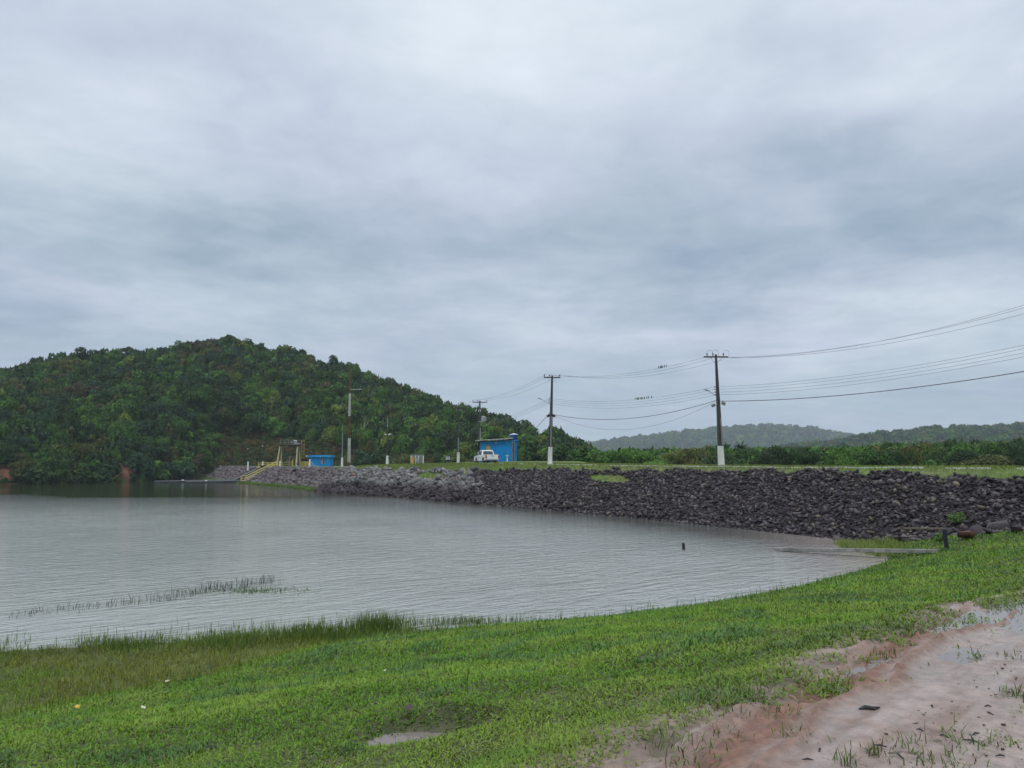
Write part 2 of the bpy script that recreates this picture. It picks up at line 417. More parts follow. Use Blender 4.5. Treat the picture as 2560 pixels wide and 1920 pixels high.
# ------------------------------------------------------------------ ground
def lines(spec):
    out = []
    for a, b, st in spec: out += list(np.arange(a, b, st))
    return np.array(out + [spec[-1][1]])
def noisy(c, n, amt): return np.asarray(c)[None, :] * (1 + amt * (n[:, None] - .5) * 2)
def build_ground():
    xs = lines([(-4000, -400, 600), (-400, -80, 20), (-80, -16, 2), (-16, 24, .16), (24, 60, 2), (60, 400, 20), (400, 4000, 600)])
    ys = lines([(-2000, -60, 400), (-60, -4, 4), (-4, 44, .16), (44, 120, 4), (120, 400, 20), (400, 4600, 600)])
    X, Y = np.meshgrid(xs, ys, indexing='ij'); x, y = X.ravel(), Y.ravel()
    z = ground_z(x, y); u, q = trk(x, y)
    z = z - .09 * sstep(-.5, -.1, qe(u, q)) * (np.abs(u) < 14) * (q < 7.5)
    d = bank_d(x, y); n1 = fbm(x * 1.1, y * 1.1, 31, 4); n2 = fbm(x * .25, y * .25, 35, 3)
    c = noisy((.058, .066, .026), n1, .6)
    marsh = ((x < -1.5) & (d < .6)); cm = noisy((.080, .095, .024), n1, .5)
    c = np.where(marsh[:, None], cm, c)
    hol = (1 - sstep(.2, .5, np.hypot((x - PUD[0]), (y - PUD[1]) * 1.8)))[:, None]; c = c * (1 - hol) + np.array((.17, .14, .11)) * hol
    mud = sstep(-1.5, -.3, qe(u, q) + (n1 - .5) * 1.6)[:, None]; c = c * (1 - mud) + np.array((.22, .165, .135)) * mud
    bed = (z < -.02)[:, None]; c = np.where(bed, np.array((.10, .085, .055)), c)
    far = (np.hypot(x, y) > 70)[:, None]; c = np.where(far, np.array((.035, .055, .02)), c)
    return tag(np_mesh('ground', np.stack([x, y, z], 1), [grid_faces(len(xs), len(ys))], SOIL, None, {'sc': np.c_[c, np.ones(len(c))]}, True), kind='structure')
build_ground()

# wet dirt track: churned red rut, ridges, smooth grey wet mud
def mud_material():
    m = bpy.data.materials.new('wet_mud'); m.use_nodes = True; t = NT(m.node_tree); b = m.node_tree.nodes['Principled BSDF']
    a = t.new('ShaderNodeAttribute', attribute_name='sc'); co = t.new('ShaderNodeTexCoord').outputs['Object']
    n = t.noise(co, 7, 6, .65); f = t.ramp(n, (.3, .7, .78, 1.18))
    t.put(b.inputs['Base Color'], t.mix(1.0, a.outputs['Color'], t.comb(f, f, f), 'MULTIPLY'))
    wet = t.m('MULTIPLY', a.outputs['Alpha'], t.ramp(t.noise(co, 3.2, 4, .6), (.35, .6, .55, 1.0)))
    t.put(b.inputs['Roughness'], t.m('SUBTRACT', .60, t.m('MULTIPLY', wet, .46))); b.inputs['Specular IOR Level'].default_value = .5
    bn = t.new('ShaderNodeBump'); bn.inputs['Distance'].default_value = .016
    t.put(bn.inputs['Strength'], t.m('SUBTRACT', .85, t.m('MULTIPLY', wet, .45)))
    t.put(bn.inputs['Height'], t.noise(co, 45, 5, .65)); t.put(b.inputs['Normal'], bn.outputs[0]); return m
def mud_fields(u, q):
    w = (fbm(u * .55, q * .2, 61, 3) - .5)
    c1 = .08 + w * .55 + .05 * np.sin(u * .9); c2 = .50 + w * .4
    rut = np.exp(-((q - c1) / (.16 + .07 * vn(u * .8, q * 0, 64))) ** 2) * sstep(8.4, 6.6, u)
    ridge = np.exp(-((q - c1 - .27) / .055) ** 2) + .7 * np.exp(-((q - c1 + .25) / .06) ** 2)
    rut2 = np.exp(-((q - 1.75 - w * .5) / .16) ** 2); r2 = np.exp(-((q - 2.05 - w * .5) / .08) ** 2)
    return c1, rut, ridge, rut2, r2
def build_mud():
    us = np.arange(-3.5, 13.5, .022); qs = np.arange(-1.0, 6.5, .018)
    U, Q = np.meshgrid(us, qs, indexing='ij'); u, q = U.ravel(), Q.ravel()
    x = TA[0] + u * TU[0] + q * TN[0]; y = TA[1] + u * TU[1] + q * TN[1]
    c1, rut, ridge, rut2, r2 = mud_fields(u, q)
    fine = fbm(u * 9, q * 11, 66, 4) - .5; mid = fbm(u * 2.2, q * 2.6, 67, 4) - .5; clod = np.maximum(fbm(u * 5, q * 8, 68, 4) - .56, 0); w0 = fbm(u * 1.2, q * 1.2, 78, 3) - .5
    z = lawn_z(x, y) + (.018 * fine + .03 * np.maximum(fbm(u * 14, q * 20, 79, 2) - .6, 0)) * (.5 + 1.6 * np.clip(rut + ridge, 0, 1)) + .026 * mid - .022 * rut + .030 * ridge * (.3 + fbm(u * 3, q * 3, 69, 3)) - .03 * rut2 + .03 * r2 * vn(u * 3, q * 3, 73)
    rdg = 1 - np.abs(2 * fbm(u * 4.5, q * 11, 86, 3) - 1); z = z + .026 * np.maximum(rdg - .72, 0) / .28 * np.clip(rut * 1.2 + ridge + .5 * r2, 0, 1)
    strk = fbm(u * .45, q * 8.5, 87, 4) - .5; tread = np.sin(u * 2 * np.pi / .11 + np.sin(q * 30)) * np.clip(rut * 1.4, 0, 1) * (fbm(u * .8, q, 89, 2) > .42)
    z = z + .030 * strk * sstep(.2, .6, q) + .006 * tread
    z = z + clod * .085 * (np.clip(rut * 1.3 + ridge + .3 * r2, 0, 1) + .22)
    pud = np.exp(-((u - 8.2) / 1.7) ** 4 - ((q - .50 - .25 * np.maximum(u - 7.8, 0) - (mid * .5)) / .68) ** 4); pud2 = np.exp(-((u - 5.0) / .7) ** 4 - ((q - .36 - w0 * .5) / .14) ** 4) + np.exp(-((u - 3.9) / .6) ** 4 - ((q + .17 - w0 * .4) / .10) ** 4) + np.exp(-((u - 5.9) / .8) ** 4 - ((q - .75 - w0 * .5) / .13) ** 4)
    z = z - .085 * pud - .045 * pud2; pud = np.maximum(pud, pud2)
    z = z - .10 * sstep(.10, -.70, qe(u, q) + (fbm(u * 1.1, q * 1.1, 74, 4) - .5) * 1.3)
    edge = (us[0] + .4 - u > 0) | (u > us[-1] - .4) | (q > 6.1); z = z - .2 * edge
    n = fbm(u * 1.5, q * 1.5, 75, 4); red = np.clip(rut * 1.25 + ridge * .6 + rut2 * .3 + r2 * .25 + clod * 1.6, 0, 1)[:, None]
    grey = np.array((.290, .222, .186)); redc = np.array((.200, .105, .068)); tan = np.array((.245, .195, .160))
    c = grey * (1 + .3 * (n[:, None] - .5)); k = sstep(2, 4.2, q + (n - .5) * 2)[:, None]; c = c * (1 - k) + tan * k
    c = c * (1 + .75 * strk[:, None] * sstep(.1, .5, q)[:, None] * np.array((1, 1.08, 1.12))); red = np.clip(red + .55 * sstep(.06, .22, -strk)[:, None] * sstep(.3, .7, q)[:, None] * .6, 0, 1)
    c = c * (1 - red) + redc * (1 + .5 * (fine[:, None])) * red
    wet = np.clip(.85 + 1.2 * strk * sstep(.2, .6, q) - red[:, 0] * .75 - .4 * sstep(.45, .75, n) + .3 * pud, 0, 1)
    return tag(np_mesh('mud_track', np.stack([x, y, z], 1), [grid_faces(len(us), len(qs))], mud_material(), None, {'sc': np.c_[c, wet]}, True), kind='structure')
build_mud()

# ------------------------------------------------------------------ water
def water_material(name, body, amp, ripple=True):
    m = bpy.data.materials.new(name); m.use_nodes = True; t = NT(m.node_tree); b = m.node_tree.nodes['Principled BSDF']
    co = t.new('ShaderNodeTexCoord').outputs['Object']
    b.inputs['Roughness'].default_value = .06; b.inputs['IOR'].default_value = 1.33
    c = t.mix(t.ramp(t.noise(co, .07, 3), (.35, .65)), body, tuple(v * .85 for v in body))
    if ripple:                        # dark hill and dam reflections painted into the colour; pinkish silt off the right bank
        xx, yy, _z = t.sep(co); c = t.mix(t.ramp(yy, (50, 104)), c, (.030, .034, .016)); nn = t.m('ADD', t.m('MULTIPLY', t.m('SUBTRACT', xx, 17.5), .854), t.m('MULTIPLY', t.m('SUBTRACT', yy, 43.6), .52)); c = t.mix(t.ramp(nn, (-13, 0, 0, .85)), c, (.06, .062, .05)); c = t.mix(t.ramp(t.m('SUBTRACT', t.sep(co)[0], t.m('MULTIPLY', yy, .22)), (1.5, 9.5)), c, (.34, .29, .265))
    t.put(b.inputs['Base Color'], c)
    if ripple:
        x, y, z = t.sep(co)
        # wavelets: crests run along (.78,.62); shorter chop on top
        a = t.m('ADD', t.m('MULTIPLY', x, .80), t.m('MULTIPLY', y, .60)); e = t.m('SUBTRACT', t.m('MULTIPLY', y, .80), t.m('MULTIPLY', x, .60))
        w1 = t.noise(t.comb(t.m('MULTIPLY', a, .42), t.m('MULTIPLY', e, 1.5), 0), 1.0, 4, .55, 1.4)
        w2 = t.noise(t.comb(t.m('MULTIPLY', a, 1.1), t.m('MULTIPLY', e, 3.4), 3), 1.0, 3, .55, .5)
        w3 = t.noise(t.comb(t.m('MULTIPLY', x, 5.0), t.m('MULTIPLY', y, 9.0), 7), 1.0, 3, .6)
        h = t.m('ADD', t.m('ADD', t.m('MULTIPLY', w1, .55), t.m('MULTIPLY', w2, .30)), t.m('MULTIPLY', w3, .07))
        # lee of the far shore and of the dam: calm water
        calm = t.ramp(t.m('ADD', t.m('ADD', y, t.m('MULTIPLY', x, .10)), t.m('MULTIPLY', t.m('SUBTRACT', t.noise(co, .035, 4, .6), .5), 44)), (88, 101))
        s, n = None, t.m('ADD', t.m('MULTIPLY', t.m('SUBTRACT', x, 17.5), .854), t.m('MULTIPLY', t.m('SUBTRACT', y, 43.6), .52))
        lee = t.ramp(t.m('ADD', n, t.m('MULTIPLY', t.m('SUBTRACT', t.noise(co, .25, 3), .5), 5)), (-5, 1.0, 0, .88))
        near = t.ramp(t.m('ADD', y, t.m('MULTIPLY', t.m('SUBTRACT', t.noise(co, .12, 3), .5), 14)), (20, 34, .45, 0))
        calm = t.m('MAXIMUM', t.m('MAXIMUM', calm, lee), near)
        patch = t.ramp(t.noise(co, .045, 3, .5, .6), (.36, .64, .35, 1.15))
        st = t.m('MULTIPLY', patch, t.m('SUBTRACT', 1.0, t.m('MULTIPLY', calm, .90)))
        bn = t.new('ShaderNodeBump'); t.put(bn.inputs['Strength'], st); bn.inputs['Distance'].default_value = amp
        t.put(bn.inputs['Height'], h); t.put(b.inputs['Normal'], bn.outputs[0])
    else:
        bn = t.new('ShaderNodeBump'); bn.inputs['Strength'].default_value = .25; bn.inputs['Distance'].default_value = amp
        t.put(bn.inputs['Height'], t.noise(co, 6, 3)); t.put(b.inputs['Normal'], bn.outputs[0])
    return m
def flat(name, pts, z, m):
    me = bpy.data.meshes.new(name); me.from_pydata([(p[0], p[1], z) for p in pts], [], [tuple(range(len(pts)))]); me.materials.append(m)
    o = bpy.data.objects.new(name, me); return tag(link(o), kind='structure')
_dl = [dam_xy(s, float(si(N0, s)) + 2.2) for s in (-45, 0, 5, 23, 44, 65, 80, 88, 93, 100, 110, 140, 200, 232)]
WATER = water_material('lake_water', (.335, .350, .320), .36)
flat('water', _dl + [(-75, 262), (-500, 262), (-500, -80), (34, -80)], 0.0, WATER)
PUDM = water_material('puddle_water', (.20, .165, .145), .004, False)
_a = np.linspace(0, 2 * np.pi, 28, endpoint=False)
flat('puddle', [(PUD[0] + .55 * math.cos(a), PUD[1] + .27 * math.sin(a)) for a in _a], PUDZ - .018, PUDM)
flat('puddle', [tuple(TA + TU * u + TN * q) for u, q in ((3.0, -.12), (7.8, -.12), (9.8, .38), (9.8, 1.35), (3.0, 1.35))], TRZ - .040, PUDM)

# ------------------------------------------------------------------ dam body
def grass_patch(s, n):     # green ground on the dam: crest, berm by the pickup, tuft among the dark stones
    ne = si(N0, s) + si(ZE, s) * 1.5
    g = sstep(-.25, .25, n - ne + (fbm(s * .5, n * .9, 80, 3) - .5) * 1.6)
    g = np.maximum(g, np.exp(-((s - 27.5) / 3.4) ** 2 - ((n - 6.6 - (s - 27.5) * .08) / .55) ** 2) > .42)
    return np.maximum(g, np.exp(-((s - 63) / 5.5) ** 2 - ((n - 5.7) / 1.0) ** 2) > .55)
def build_dam():
    ss = np.concatenate([np.arange(-55, 100, .5), np.arange(100, 236, 1.0)]); ns = np.concatenate([np.arange(-4.5, 14, .3), np.arange(14, 52, 2)])
    S, N = np.meshgrid(ss, ns, indexing='ij'); s, n = S.ravel(), N.ravel(); x, y = dam_xy(s, n); z = dam_z(s, n)
    g = grass_patch(s, n).astype(float)[:, None]; f = fbm(s * .4, n * .6, 82, 4)
    gr = np.array((.105, .155, .032)) * (1 + .7 * (f[:, None] - .5)); dry = np.array((.15, .15, .06)); k = sstep(.5, .7, fbm(s * .3, n * .5, 85, 3))[:, None]
    gr = gr * (1 - .6 * k) + dry * .6 * k
    rk = np.array((.022, .020, .021)) * (1 + .8 * (f[:, None] - .5))
    shelf = ((s > 95) & (n < si(N0, s) + .3) & (n > si(N0, s) - 3))[:, None]; g = np.where(shelf, 1, g)
    c = rk * (1 - g) + gr * g
    return tag(np_mesh('embankment', np.stack([x, y, z], 1), [grid_faces(len(ss), len(ns))], SOIL, None, {'sc': np.c_[c, np.ones(len(c))]}, True), kind='structure')
build_dam()
def kerb(name, s0, s1, off, seg, w, h, m, gap, zoff=0):
    mb = MB(); s = s0
    while s < s1:
        if rng.random() > gap:
            a, b = s + .03, min(s + seg - .03, s1); pa, pb = dam_xy(a, float(si(NK, a)) + off), dam_xy(b, float(si(NK, b)) + off)
            L = math.hypot(pb[0] - pa[0], pb[1] - pa[1]); mid = (a + b) / 2; nm = float(si(NK, mid)) + off
            zz = float(dam_z(np.array(mid), np.array(nm)))
            mb.box(((pa[0] + pb[0]) / 2, (pa[1] + pb[1]) / 2, zz + h / 2 - .06 + zoff), (L, w, h), (0, 0, math.atan2(pb[1] - pa[1], pb[0] - pa[0])))
        s += seg
    return tag(mb.build(name, m, bevel=0), kind='structure')
kerb('kerb', -10, 57, .35, 1.3, .14, .15, M['white'], .10)
kerb('crest_edging', 98, 152, -1.2, 4, .35, .2, M['conc_lt'], 0, .06); kerb('crest_edging', 165, 205, -1.2, 4, .35, .2, M['conc_lt'], 0, .06)

# ------------------------------------------------------------------ hills
def build_hill():
    ps = np.arange(-900, 1640, 6.0); ts = np.concatenate([np.linspace(-.18, .15, 44), np.linspace(.17, 1.0, 38), np.linspace(1.06, 2.2, 14)])
    P, Tt = np.meshgrid(ps, ts, indexing='ij'); p, tt = P.ravel(), Tt.ravel()
    y0 = np.interp(p, Y0P, Y0Y); yr = np.interp(p, RP, RY); y = y0 + tt * (yr - y0); x = (p - 1280) / F * y
    z, pp, t, dy = hill_z(x, y)
    n = fbm(x * .15, y * .15, 44, 4); c = noisy((.030, .040, .016), n, .6)
    scrub = ((p > 520) & (p < 1130))[:, None] * (1 - sstep(.10, .30, t))[:, None]; c = c * (1 - scrub) + np.array((.085, .080, .032)) * (1 + (n[:, None] - .5)) * scrub
    red = np.clip((np.exp(-((p - 14) / 42) ** 2) + np.exp(-((p - 318) / 28) ** 2)) * (1 - sstep(3, 8, dy + (n - .5) * 8)) - .85 * fbm(x * .45, y * .45, 47, 3) + .18, 0, .25) * 4
    red = red[:, None]; c = c * (1 - red) + np.array((.135, .064, .04)) * (1 + 2.2 * (fbm(x * .8, y * .8, 46, 3)[:, None] - .5)) * red
    return tag(np_mesh('hill', np.stack([x, y, z], 1), [grid_faces(len(ps), len(ts))], HILLM, None, {'sc': np.c_[c, np.ones(len(c))]}, True), kind='structure')
build_hill()
def build_far_hill(prof, Y, depth, front, col):
    ps = np.array([a for a, b in prof]); yy = np.array([b for a, b in prof])
    pg = np.linspace(ps[0], ps[-1], 70); tg = np.linspace(0, 1.5, 26); P, Tt = np.meshgrid(pg, tg, indexing='ij'); p, t = P.ravel(), Tt.ravel()
    y = Y - front + t * (front); zr = CAMZ + (1160 - np.interp(p, ps, yy)) / F * Y - 4
    x = (p - 1280) / F * y
    z = -3 + (zr + 3) * np.where(t < 1, 1 - (1 - np.clip(t, 0, 1)) ** 1.5, 1 - (t - 1) * .8) + (fbm(x * .02, y * .02, 90, 3) - .5) * 6 * np.clip(t, 0, 1) * (t < .97)
    o = np_mesh('far_hill', np.stack([x, y, z], 1), [grid_faces(len(pg), len(tg))], HILLM, None, {'sc': np.c_[np.tile(np.array(col), (len(x), 1)), np.ones(len(x))]}, True)
    return tag(o, kind='structure'), (x, y, z, t, p)
FH1 = build_far_hill([(1250, 1140), (1380, 1122), (1493, 1111), (1570, 1101), (1650, 1092), (1740, 1082), (1820, 1074), (1898, 1067), (1960, 1069), (2020, 1076), (2083, 1088), (2150, 1096), (2300, 1108), (2500, 1130), (2700, 1140)], 2500, 0, 700, (.035, .05, .025))[1]
FH2 = build_far_hill([(1980, 1125), (2090, 1106), (2150, 1096), (2200, 1091), (2290, 1083), (2310, 1075), (2400, 1075), (2480, 1075), (2530, 1070), (2570, 1064), (2700, 1060), (3000, 1075), (3300, 1110)], 1150, 0, 400, (.035, .048, .022))[1]

# ------------------------------------------------------------------ riprap stones
from itertools import product
def rock_variants(k=10):
    out = []
    import bmesh
    r = np.random.default_rng(3)
    for i in range(k):
        bm = bmesh.new(); n = 11
        pts = r.normal(size=(n, 3)); pts /= np.linalg.norm(pts, axis=1)[:, None]; pts = np.sign(pts) * np.abs(pts) ** .75; pts *= r.uniform(.75, 1.0, (n, 1))
        for p in pts: bm.verts.new(p)
        res = bmesh.ops.convex_hull(bm, input=bm.verts); bmesh.ops.delete(bm, geom=list(set(res['geom_interior'])), context='VERTS')
        bm.verts.ensure_lookup_table(); bm.verts.index_update(); bmesh.ops.triangulate(bm, faces=bm.faces); bmesh.ops.recalc_face_normals(bm, faces=bm.faces); bm.verts.index_update()
        out.append((np.array([v.co[:] for v in bm.verts]), np.array([[v.index for v in f.verts] for f in bm.faces]))); bm.free()
    return out
RV = rock_variants()
def rot_mats(e):
    cx, sx, cy, sy, cz, sz = np.cos(e[:, 0]), np.sin(e[:, 0]), np.cos(e[:, 1]), np.sin(e[:, 1]), np.cos(e[:, 2]), np.sin(e[:, 2])
    m = np.empty((len(e), 3, 3))
    m[:, 0, 0] = cy * cz; m[:, 0, 1] = sx * sy * cz - cx * sz; m[:, 0, 2] = cx * sy * cz + sx * sz
    m[:, 1, 0] = cy * sz; m[:, 1, 1] = sx * sy * sz + cx * cz; m[:, 1, 2] = cx * sy * sz - sx * cz
    m[:, 2, 0] = -sy; m[:, 2, 1] = sx * cy; m[:, 2, 2] = cx * cy
    return m
def build_rocks():
    zones = [(-24, 24, 24000, .089, .52), (24, 58, 14000, .104, .50), (44, 94, 6500, .23, .42), (94, 212, 6500, .24, .38)]
    A = []
    for s0, s1, cnt, base, sp in zones:
        s = rng.uniform(s0, s1, cnt); t = rng.uniform(-.06, 1.05 if s0 < 94 else .90, cnt); n0 = si(N0, s); ne = n0 + si(ZE, s) * 1.5; n = n0 + t * (ne - n0)
        keep = grass_patch(s, n) < .5 + .25 * rng.random(cnt)
        keep &= ~((s > 152.5) & (s < 167))
        light = sstep(46, 52, s + (n - 5) * -2.2 + (vn(s * .7, n, 5) - .5) * 5) if s0 < 90 else np.ones(cnt)
        if s0 == 24: keep &= (light < .5 + .3 * (rng.random(cnt) - .5))
        if s0 == 44: keep &= (light > .5)
        size = base * np.minimum(np.exp(rng.normal(0, sp * 1.15, cnt)), 2.6); A.append(np.stack([s, n, size, light, np.full(cnt, s0)], 1)[keep])
    # scattered waterline stones and fallen ones on the right
    m = 700; s = rng.uniform(-20, 96, m); n = si(N0, s) + rng.normal(-.25, .4, m); A.append(np.stack([s, n, .11 * np.exp(rng.normal(0, .4, m)), np.zeros(m), np.full(m, -99)], 1))
    m = 260; s = rng.uniform(-24, 1, m); n = rng.uniform(.2, 1.6, m); A.append(np.stack([s, n, .16 * np.exp(rng.normal(0, .5, m)), np.zeros(m), np.full(m, -99)], 1))
    a = np.concatenate(A); s, n, size, light, zn = a.T; k = len(a)
    # a few big blocks in the pale band under the pickup
    big = (rng.random(k) < .12) & (s > 46) & (s < 72) & (light > .5); size = np.where(big, size * rng.uniform(1.2, 1.7, k), size)
    x, y = dam_xy(s, n); z = np.maximum(dam_z(s, n), ground_z(x, y)) + size * rng.uniform(-.1, .45, k)
    sc = np.stack([size * rng.uniform(.8, 1.5, k), size * rng.uniform(.7, 1.1, k), size * rng.uniform(.32, .85, k) * np.where(light > .5, 1.25, 1)], 1)
    sl = np.where((n > si(N0, s)) & (n < si(N0, s) + si(ZE, s) * 1.5), math.atan(1 / 1.5), 0) * .55
    e = np.stack([rng.normal(0, .5, k), rng.normal(0, .5, k), rng.uniform(0, 6.28, k)], 1)
    Rm = rot_mats(e); ax = np.array([DU[0], DU[1], 0]); K = np.array([[0, 0, ax[1]], [0, 0, -ax[0]], [-ax[1], ax[0], 0]])
    tilt = np.eye(3)[None] + np.sin(sl)[:, None, None] * K + (1 - np.cos(sl))[:, None, None] * (K @ K)
    Rm = tilt @ Rm
    zl = z - .12 * vn(s, n, 9)
    darkc = np.array((.026, .0195, .022)); lightc = np.array((.150, .145, .138)); tanc = np.array((.19, .155, .115)); midc = np.array((.092, .080, .078))
    u = rng.random(k)[:, None]; far = (zn == 94)[:, None]
    c = darkc * rng.uniform(.55, 1.9, (k, 1)); c = np.where(u > .955, tanc * rng.uniform(.4, 1, (k, 1)), c); c = np.where((u > .68) & (u < .955), midc * rng.uniform(.7, 1.3, (k, 1)), c)
    cl = lightc * rng.uniform(.45, 1.45, (k, 1)); cl = np.where(u > .97, np.array((.16, .09, .06)), cl)
    wl = sstep(.85, 1.9, zl + .5 * (vn(s * .5, n * .5, 15) - .5))[:, None]
    cl = cl * wl + darkc * rng.uniform(.7, 2.2, (k, 1)) * (1 - wl)
    c = np.where((light > .5)[:, None], cl, c); c = np.where(far, midc * rng.uniform(.55, 1.9, (k, 1)) * np.array((1.03, .98, 1.0)), c)
    var = rng.integers(0, len(RV), k)
    dist = np.hypot(x, y); px, py = project(x, y, z)
    vis = (px > -20) & (px < 2580) & (z > -.1)
    score = np.where(vis, size / dist, 0); order = np.argsort(-score); top = order[:300]; rest = np.ones(k, bool); rest[top] = False
    V, Fc, C, off = [], [], [], 0
    for v in range(len(RV)):
        ii = np.where(rest & (var == v))[0]; pv, pf = RV[v]
        q = np.einsum('kij,kvj->kvi', Rm[ii], pv[None] * sc[ii][:, None, :]) + np.stack([x, y, z], 1)[ii][:, None, :]
        V.append(q.reshape(-1, 3)); Fc.append((pf[None] + (np.arange(len(ii)) * len(pv))[:, None, None] + off).reshape(-1, 3)); off += len(ii) * len(pv)
        C.append(np.repeat(np.c_[c[ii], np.ones(len(ii))], len(pv), 0))
    o = np_mesh('riprap', np.concatenate(V), Fc, ROCKA, None, {'tone': np.concatenate(C)}); tag(o, 'broken stone armour covering the water side of the dam', 'riprap', kind='stuff')
    proto = []
    for v in range(len(RV)):
        pv, pf = RV[v]; o = np_mesh('rock', pv, [pf], ROCK, None, {'tone': np.ones((len(pv), 4))}); proto.append(o)
    used = set()
    for i in top:
        v = int(var[i]); o = proto[v]
        if v in used: o = o.copy(); COL.objects.link(o)
        used.add(v)
        Mx = Matrix(Rm[i].tolist()).to_4x4() @ Matrix.Diagonal((*sc[i].tolist(), 1)); Mx.translation = Vector((x[i], y[i], z[i])); o.matrix_world = Mx
        o.color = (*c[i].tolist(), 1)
        tone = 'dark' if c[i].mean() < .05 else ('pale tan' if c[i][0] > c[i][2] * 1.25 else 'grey')
        where = ('in the pale boulder band below the white pickup' if light[i] > .5 and s[i] < 94 else 'on the far dam face below the gantry' if s[i] > 94 else
                 'by the dark post at the right shore' if s[i] < 3 else 'on the dark slope below the nearest pole' if s[i] < 26 else 'on the dark slope between the two nearest poles')
        h = 'near the waterline' if z[i] < 1 else 'halfway up' if z[i] < 2.4 else 'near the crest'
        lb = f"{tone} angular rock {where}, {h}"; tag(o, lb, 'rock', f"{tone} rocks {where}, {h}")
    for v, o in enumerate(proto):
        if v not in used: bpy.data.objects.remove(o)
build_rocks()
# ------------------------------------------------------------------ trees
def leaf_quads(P, Nn, size, r, asp=.62):
    """one flat four-sided leaf clump per point, facing roughly along Nn"""
    k = len(P); Nn = Nn / np.linalg.norm(Nn, axis=1)[:, None]
    a = np.cross(Nn, r.normal(size=(k, 3))); a /= np.linalg.norm(a, axis=1)[:, None]; b = np.cross(Nn, a)
    s = size[:, None]
    v = np.stack([P - a * s, P - b * s * asp, P + a * s + Nn * s * .25, P + b * s * asp], 1).reshape(-1, 3)
    f = (np.arange(k)[:, None] * 4 + np.arange(4)[None]); return v, f
ZB = {'round': .14, 'tall': .12, 'umbrella': .48, 'tiers': .12, 'bush': .0}
def crown_np(seed, shape, nleaf, lsize):
    r = np.random.default_rng(seed)
    if shape == 'round': L = [((math.cos(a) * q, math.sin(a) * q, .78 - .45 * q + r.normal(0, .12)), r.uniform(.26, .42)) for a, q in zip(r.uniform(0, 6.28, 14), r.uniform(0, .62, 14))]
    elif shape == 'tall': L = [((r.normal(0, .22), r.normal(0, .22), .30 + i * .115), r.uniform(.26, .42) * (1 - i * .035)) for i in range(11)]
    elif shape == 'umbrella': L = [((math.cos(a) * q, math.sin(a) * q, .86 + r.normal(0, .05) - q * .1), r.uniform(.24, .36)) for a, q in zip(r.uniform(0, 6.28, 13), r.uniform(.1, .75, 13))]
    elif shape == 'tiers': L = [((math.cos(a) * q, math.sin(a) * q, .25 + .7 * r.random()), r.uniform(.22, .36)) for a, q in zip(r.uniform(0, 6.28, 15), r.uniform(.1, .62, 15))]
    else: L = [((r.normal(0, .42), r.normal(0, .42), .28 + abs(r.normal(0, .22))), r.uniform(.28, .45)) for _ in range(9)]
    flat = {'umbrella': .42, 'tiers': .55, 'bush': .85}.get(shape, .8)
    P, Nn, lv = [], [], []
    w = np.array([b * b for _, b in L]); w /= w.sum()
    for (c, rad), q in zip(L, w):
        k = int(nleaf * q) + 3; d = r.normal(size=(k, 3)); d /= np.linalg.norm(d, axis=1)[:, None]; d[:, 2] = np.where(d[:, 2] < -.35, -d[:, 2], d[:, 2])
        rr = rad * (.62 + .45 * r.random(k) ** .7); p = np.array(c) + d * rr[:, None] * np.array((1, 1, flat)); P.append(p)
        Nn.append(d * .9 + np.array((0, 0, .45)) + r.normal(0, .45, (k, 3))); lv.append(np.full(k, r.uniform(.78, 1.2)) * r.uniform(.7, 1.32, k))
    P, Nn, lv = np.concatenate(P), np.concatenate(Nn), np.concatenate(lv)
    P[:, 2] = (P[:, 2] - P[:, 2].min()) / (P[:, 2].max() - P[:, 2].min()) * (1 - ZB[shape]) + ZB[shape]; P[:, :2] /= np.percentile(np.hypot(P[:, 0], P[:, 1]), 97)
    v, f = leaf_quads(P, Nn, lsize * r.uniform(.6, 1.35, len(P)), r)
    c = np.repeat(np.stack([lv * 1.02, lv, lv * .95, np.ones(len(lv))], 1), 4, 0); return v, f, c
SHAPES = ['round', 'round', 'tall', 'umbrella', 'tiers', 'tiers', 'round', 'round']
CR = [crown_np(100 + i, s, 2200, .062) for i, s in enumerate(SHAPES)]
CRF = [crown_np(200 + i, s, 420, .14) for i, s in enumerate(SHAPES)]
CRV = [crown_np(500 + i, s, 3800, .046) for i, s in enumerate(SHAPES)]
BUSH = [crown_np(300 + i, 'bush', 900, .085) for i in range(4)]
def trunk_mb(seed, top=.62, w=.035):
    r = random.Random(seed); mb = MB(); bend = r.uniform(-.06, .06)
    mb.tube([(0, 0, -.06), (bend, 0, top * .5), (bend * .4, bend, top)], [w, w * .75, w * .45], 6)
    for i in range(4):
        a = r.uniform(0, 6.28); z0 = top * r.uniform(.45, .85)
        mb.tube([(bend * .6, 0, z0), (math.cos(a) * .2, math.sin(a) * .2, z0 + .16), (math.cos(a) * .38, math.sin(a) * .38, z0 + .26)], [w * .45, w * .3, w * .12], 5)
    return mb
TONES = {'dark green': (.029, .066, .018), 'blue green': (.028, .070, .032), 'mid green': (.046, .112, .018), 'bright green': (.078, .172, .022), 'yellow green': (.125, .180, .026), 'olive': (.080, .098, .024), 'brownish': (.085, .078, .034)}
TW = [.33, .15, .27, .10, .03, .09, .03]
tn = list(TONES)
def pick_tone(r): return tn[r.choice(len(tn), p=TW)]
PROTO = {}
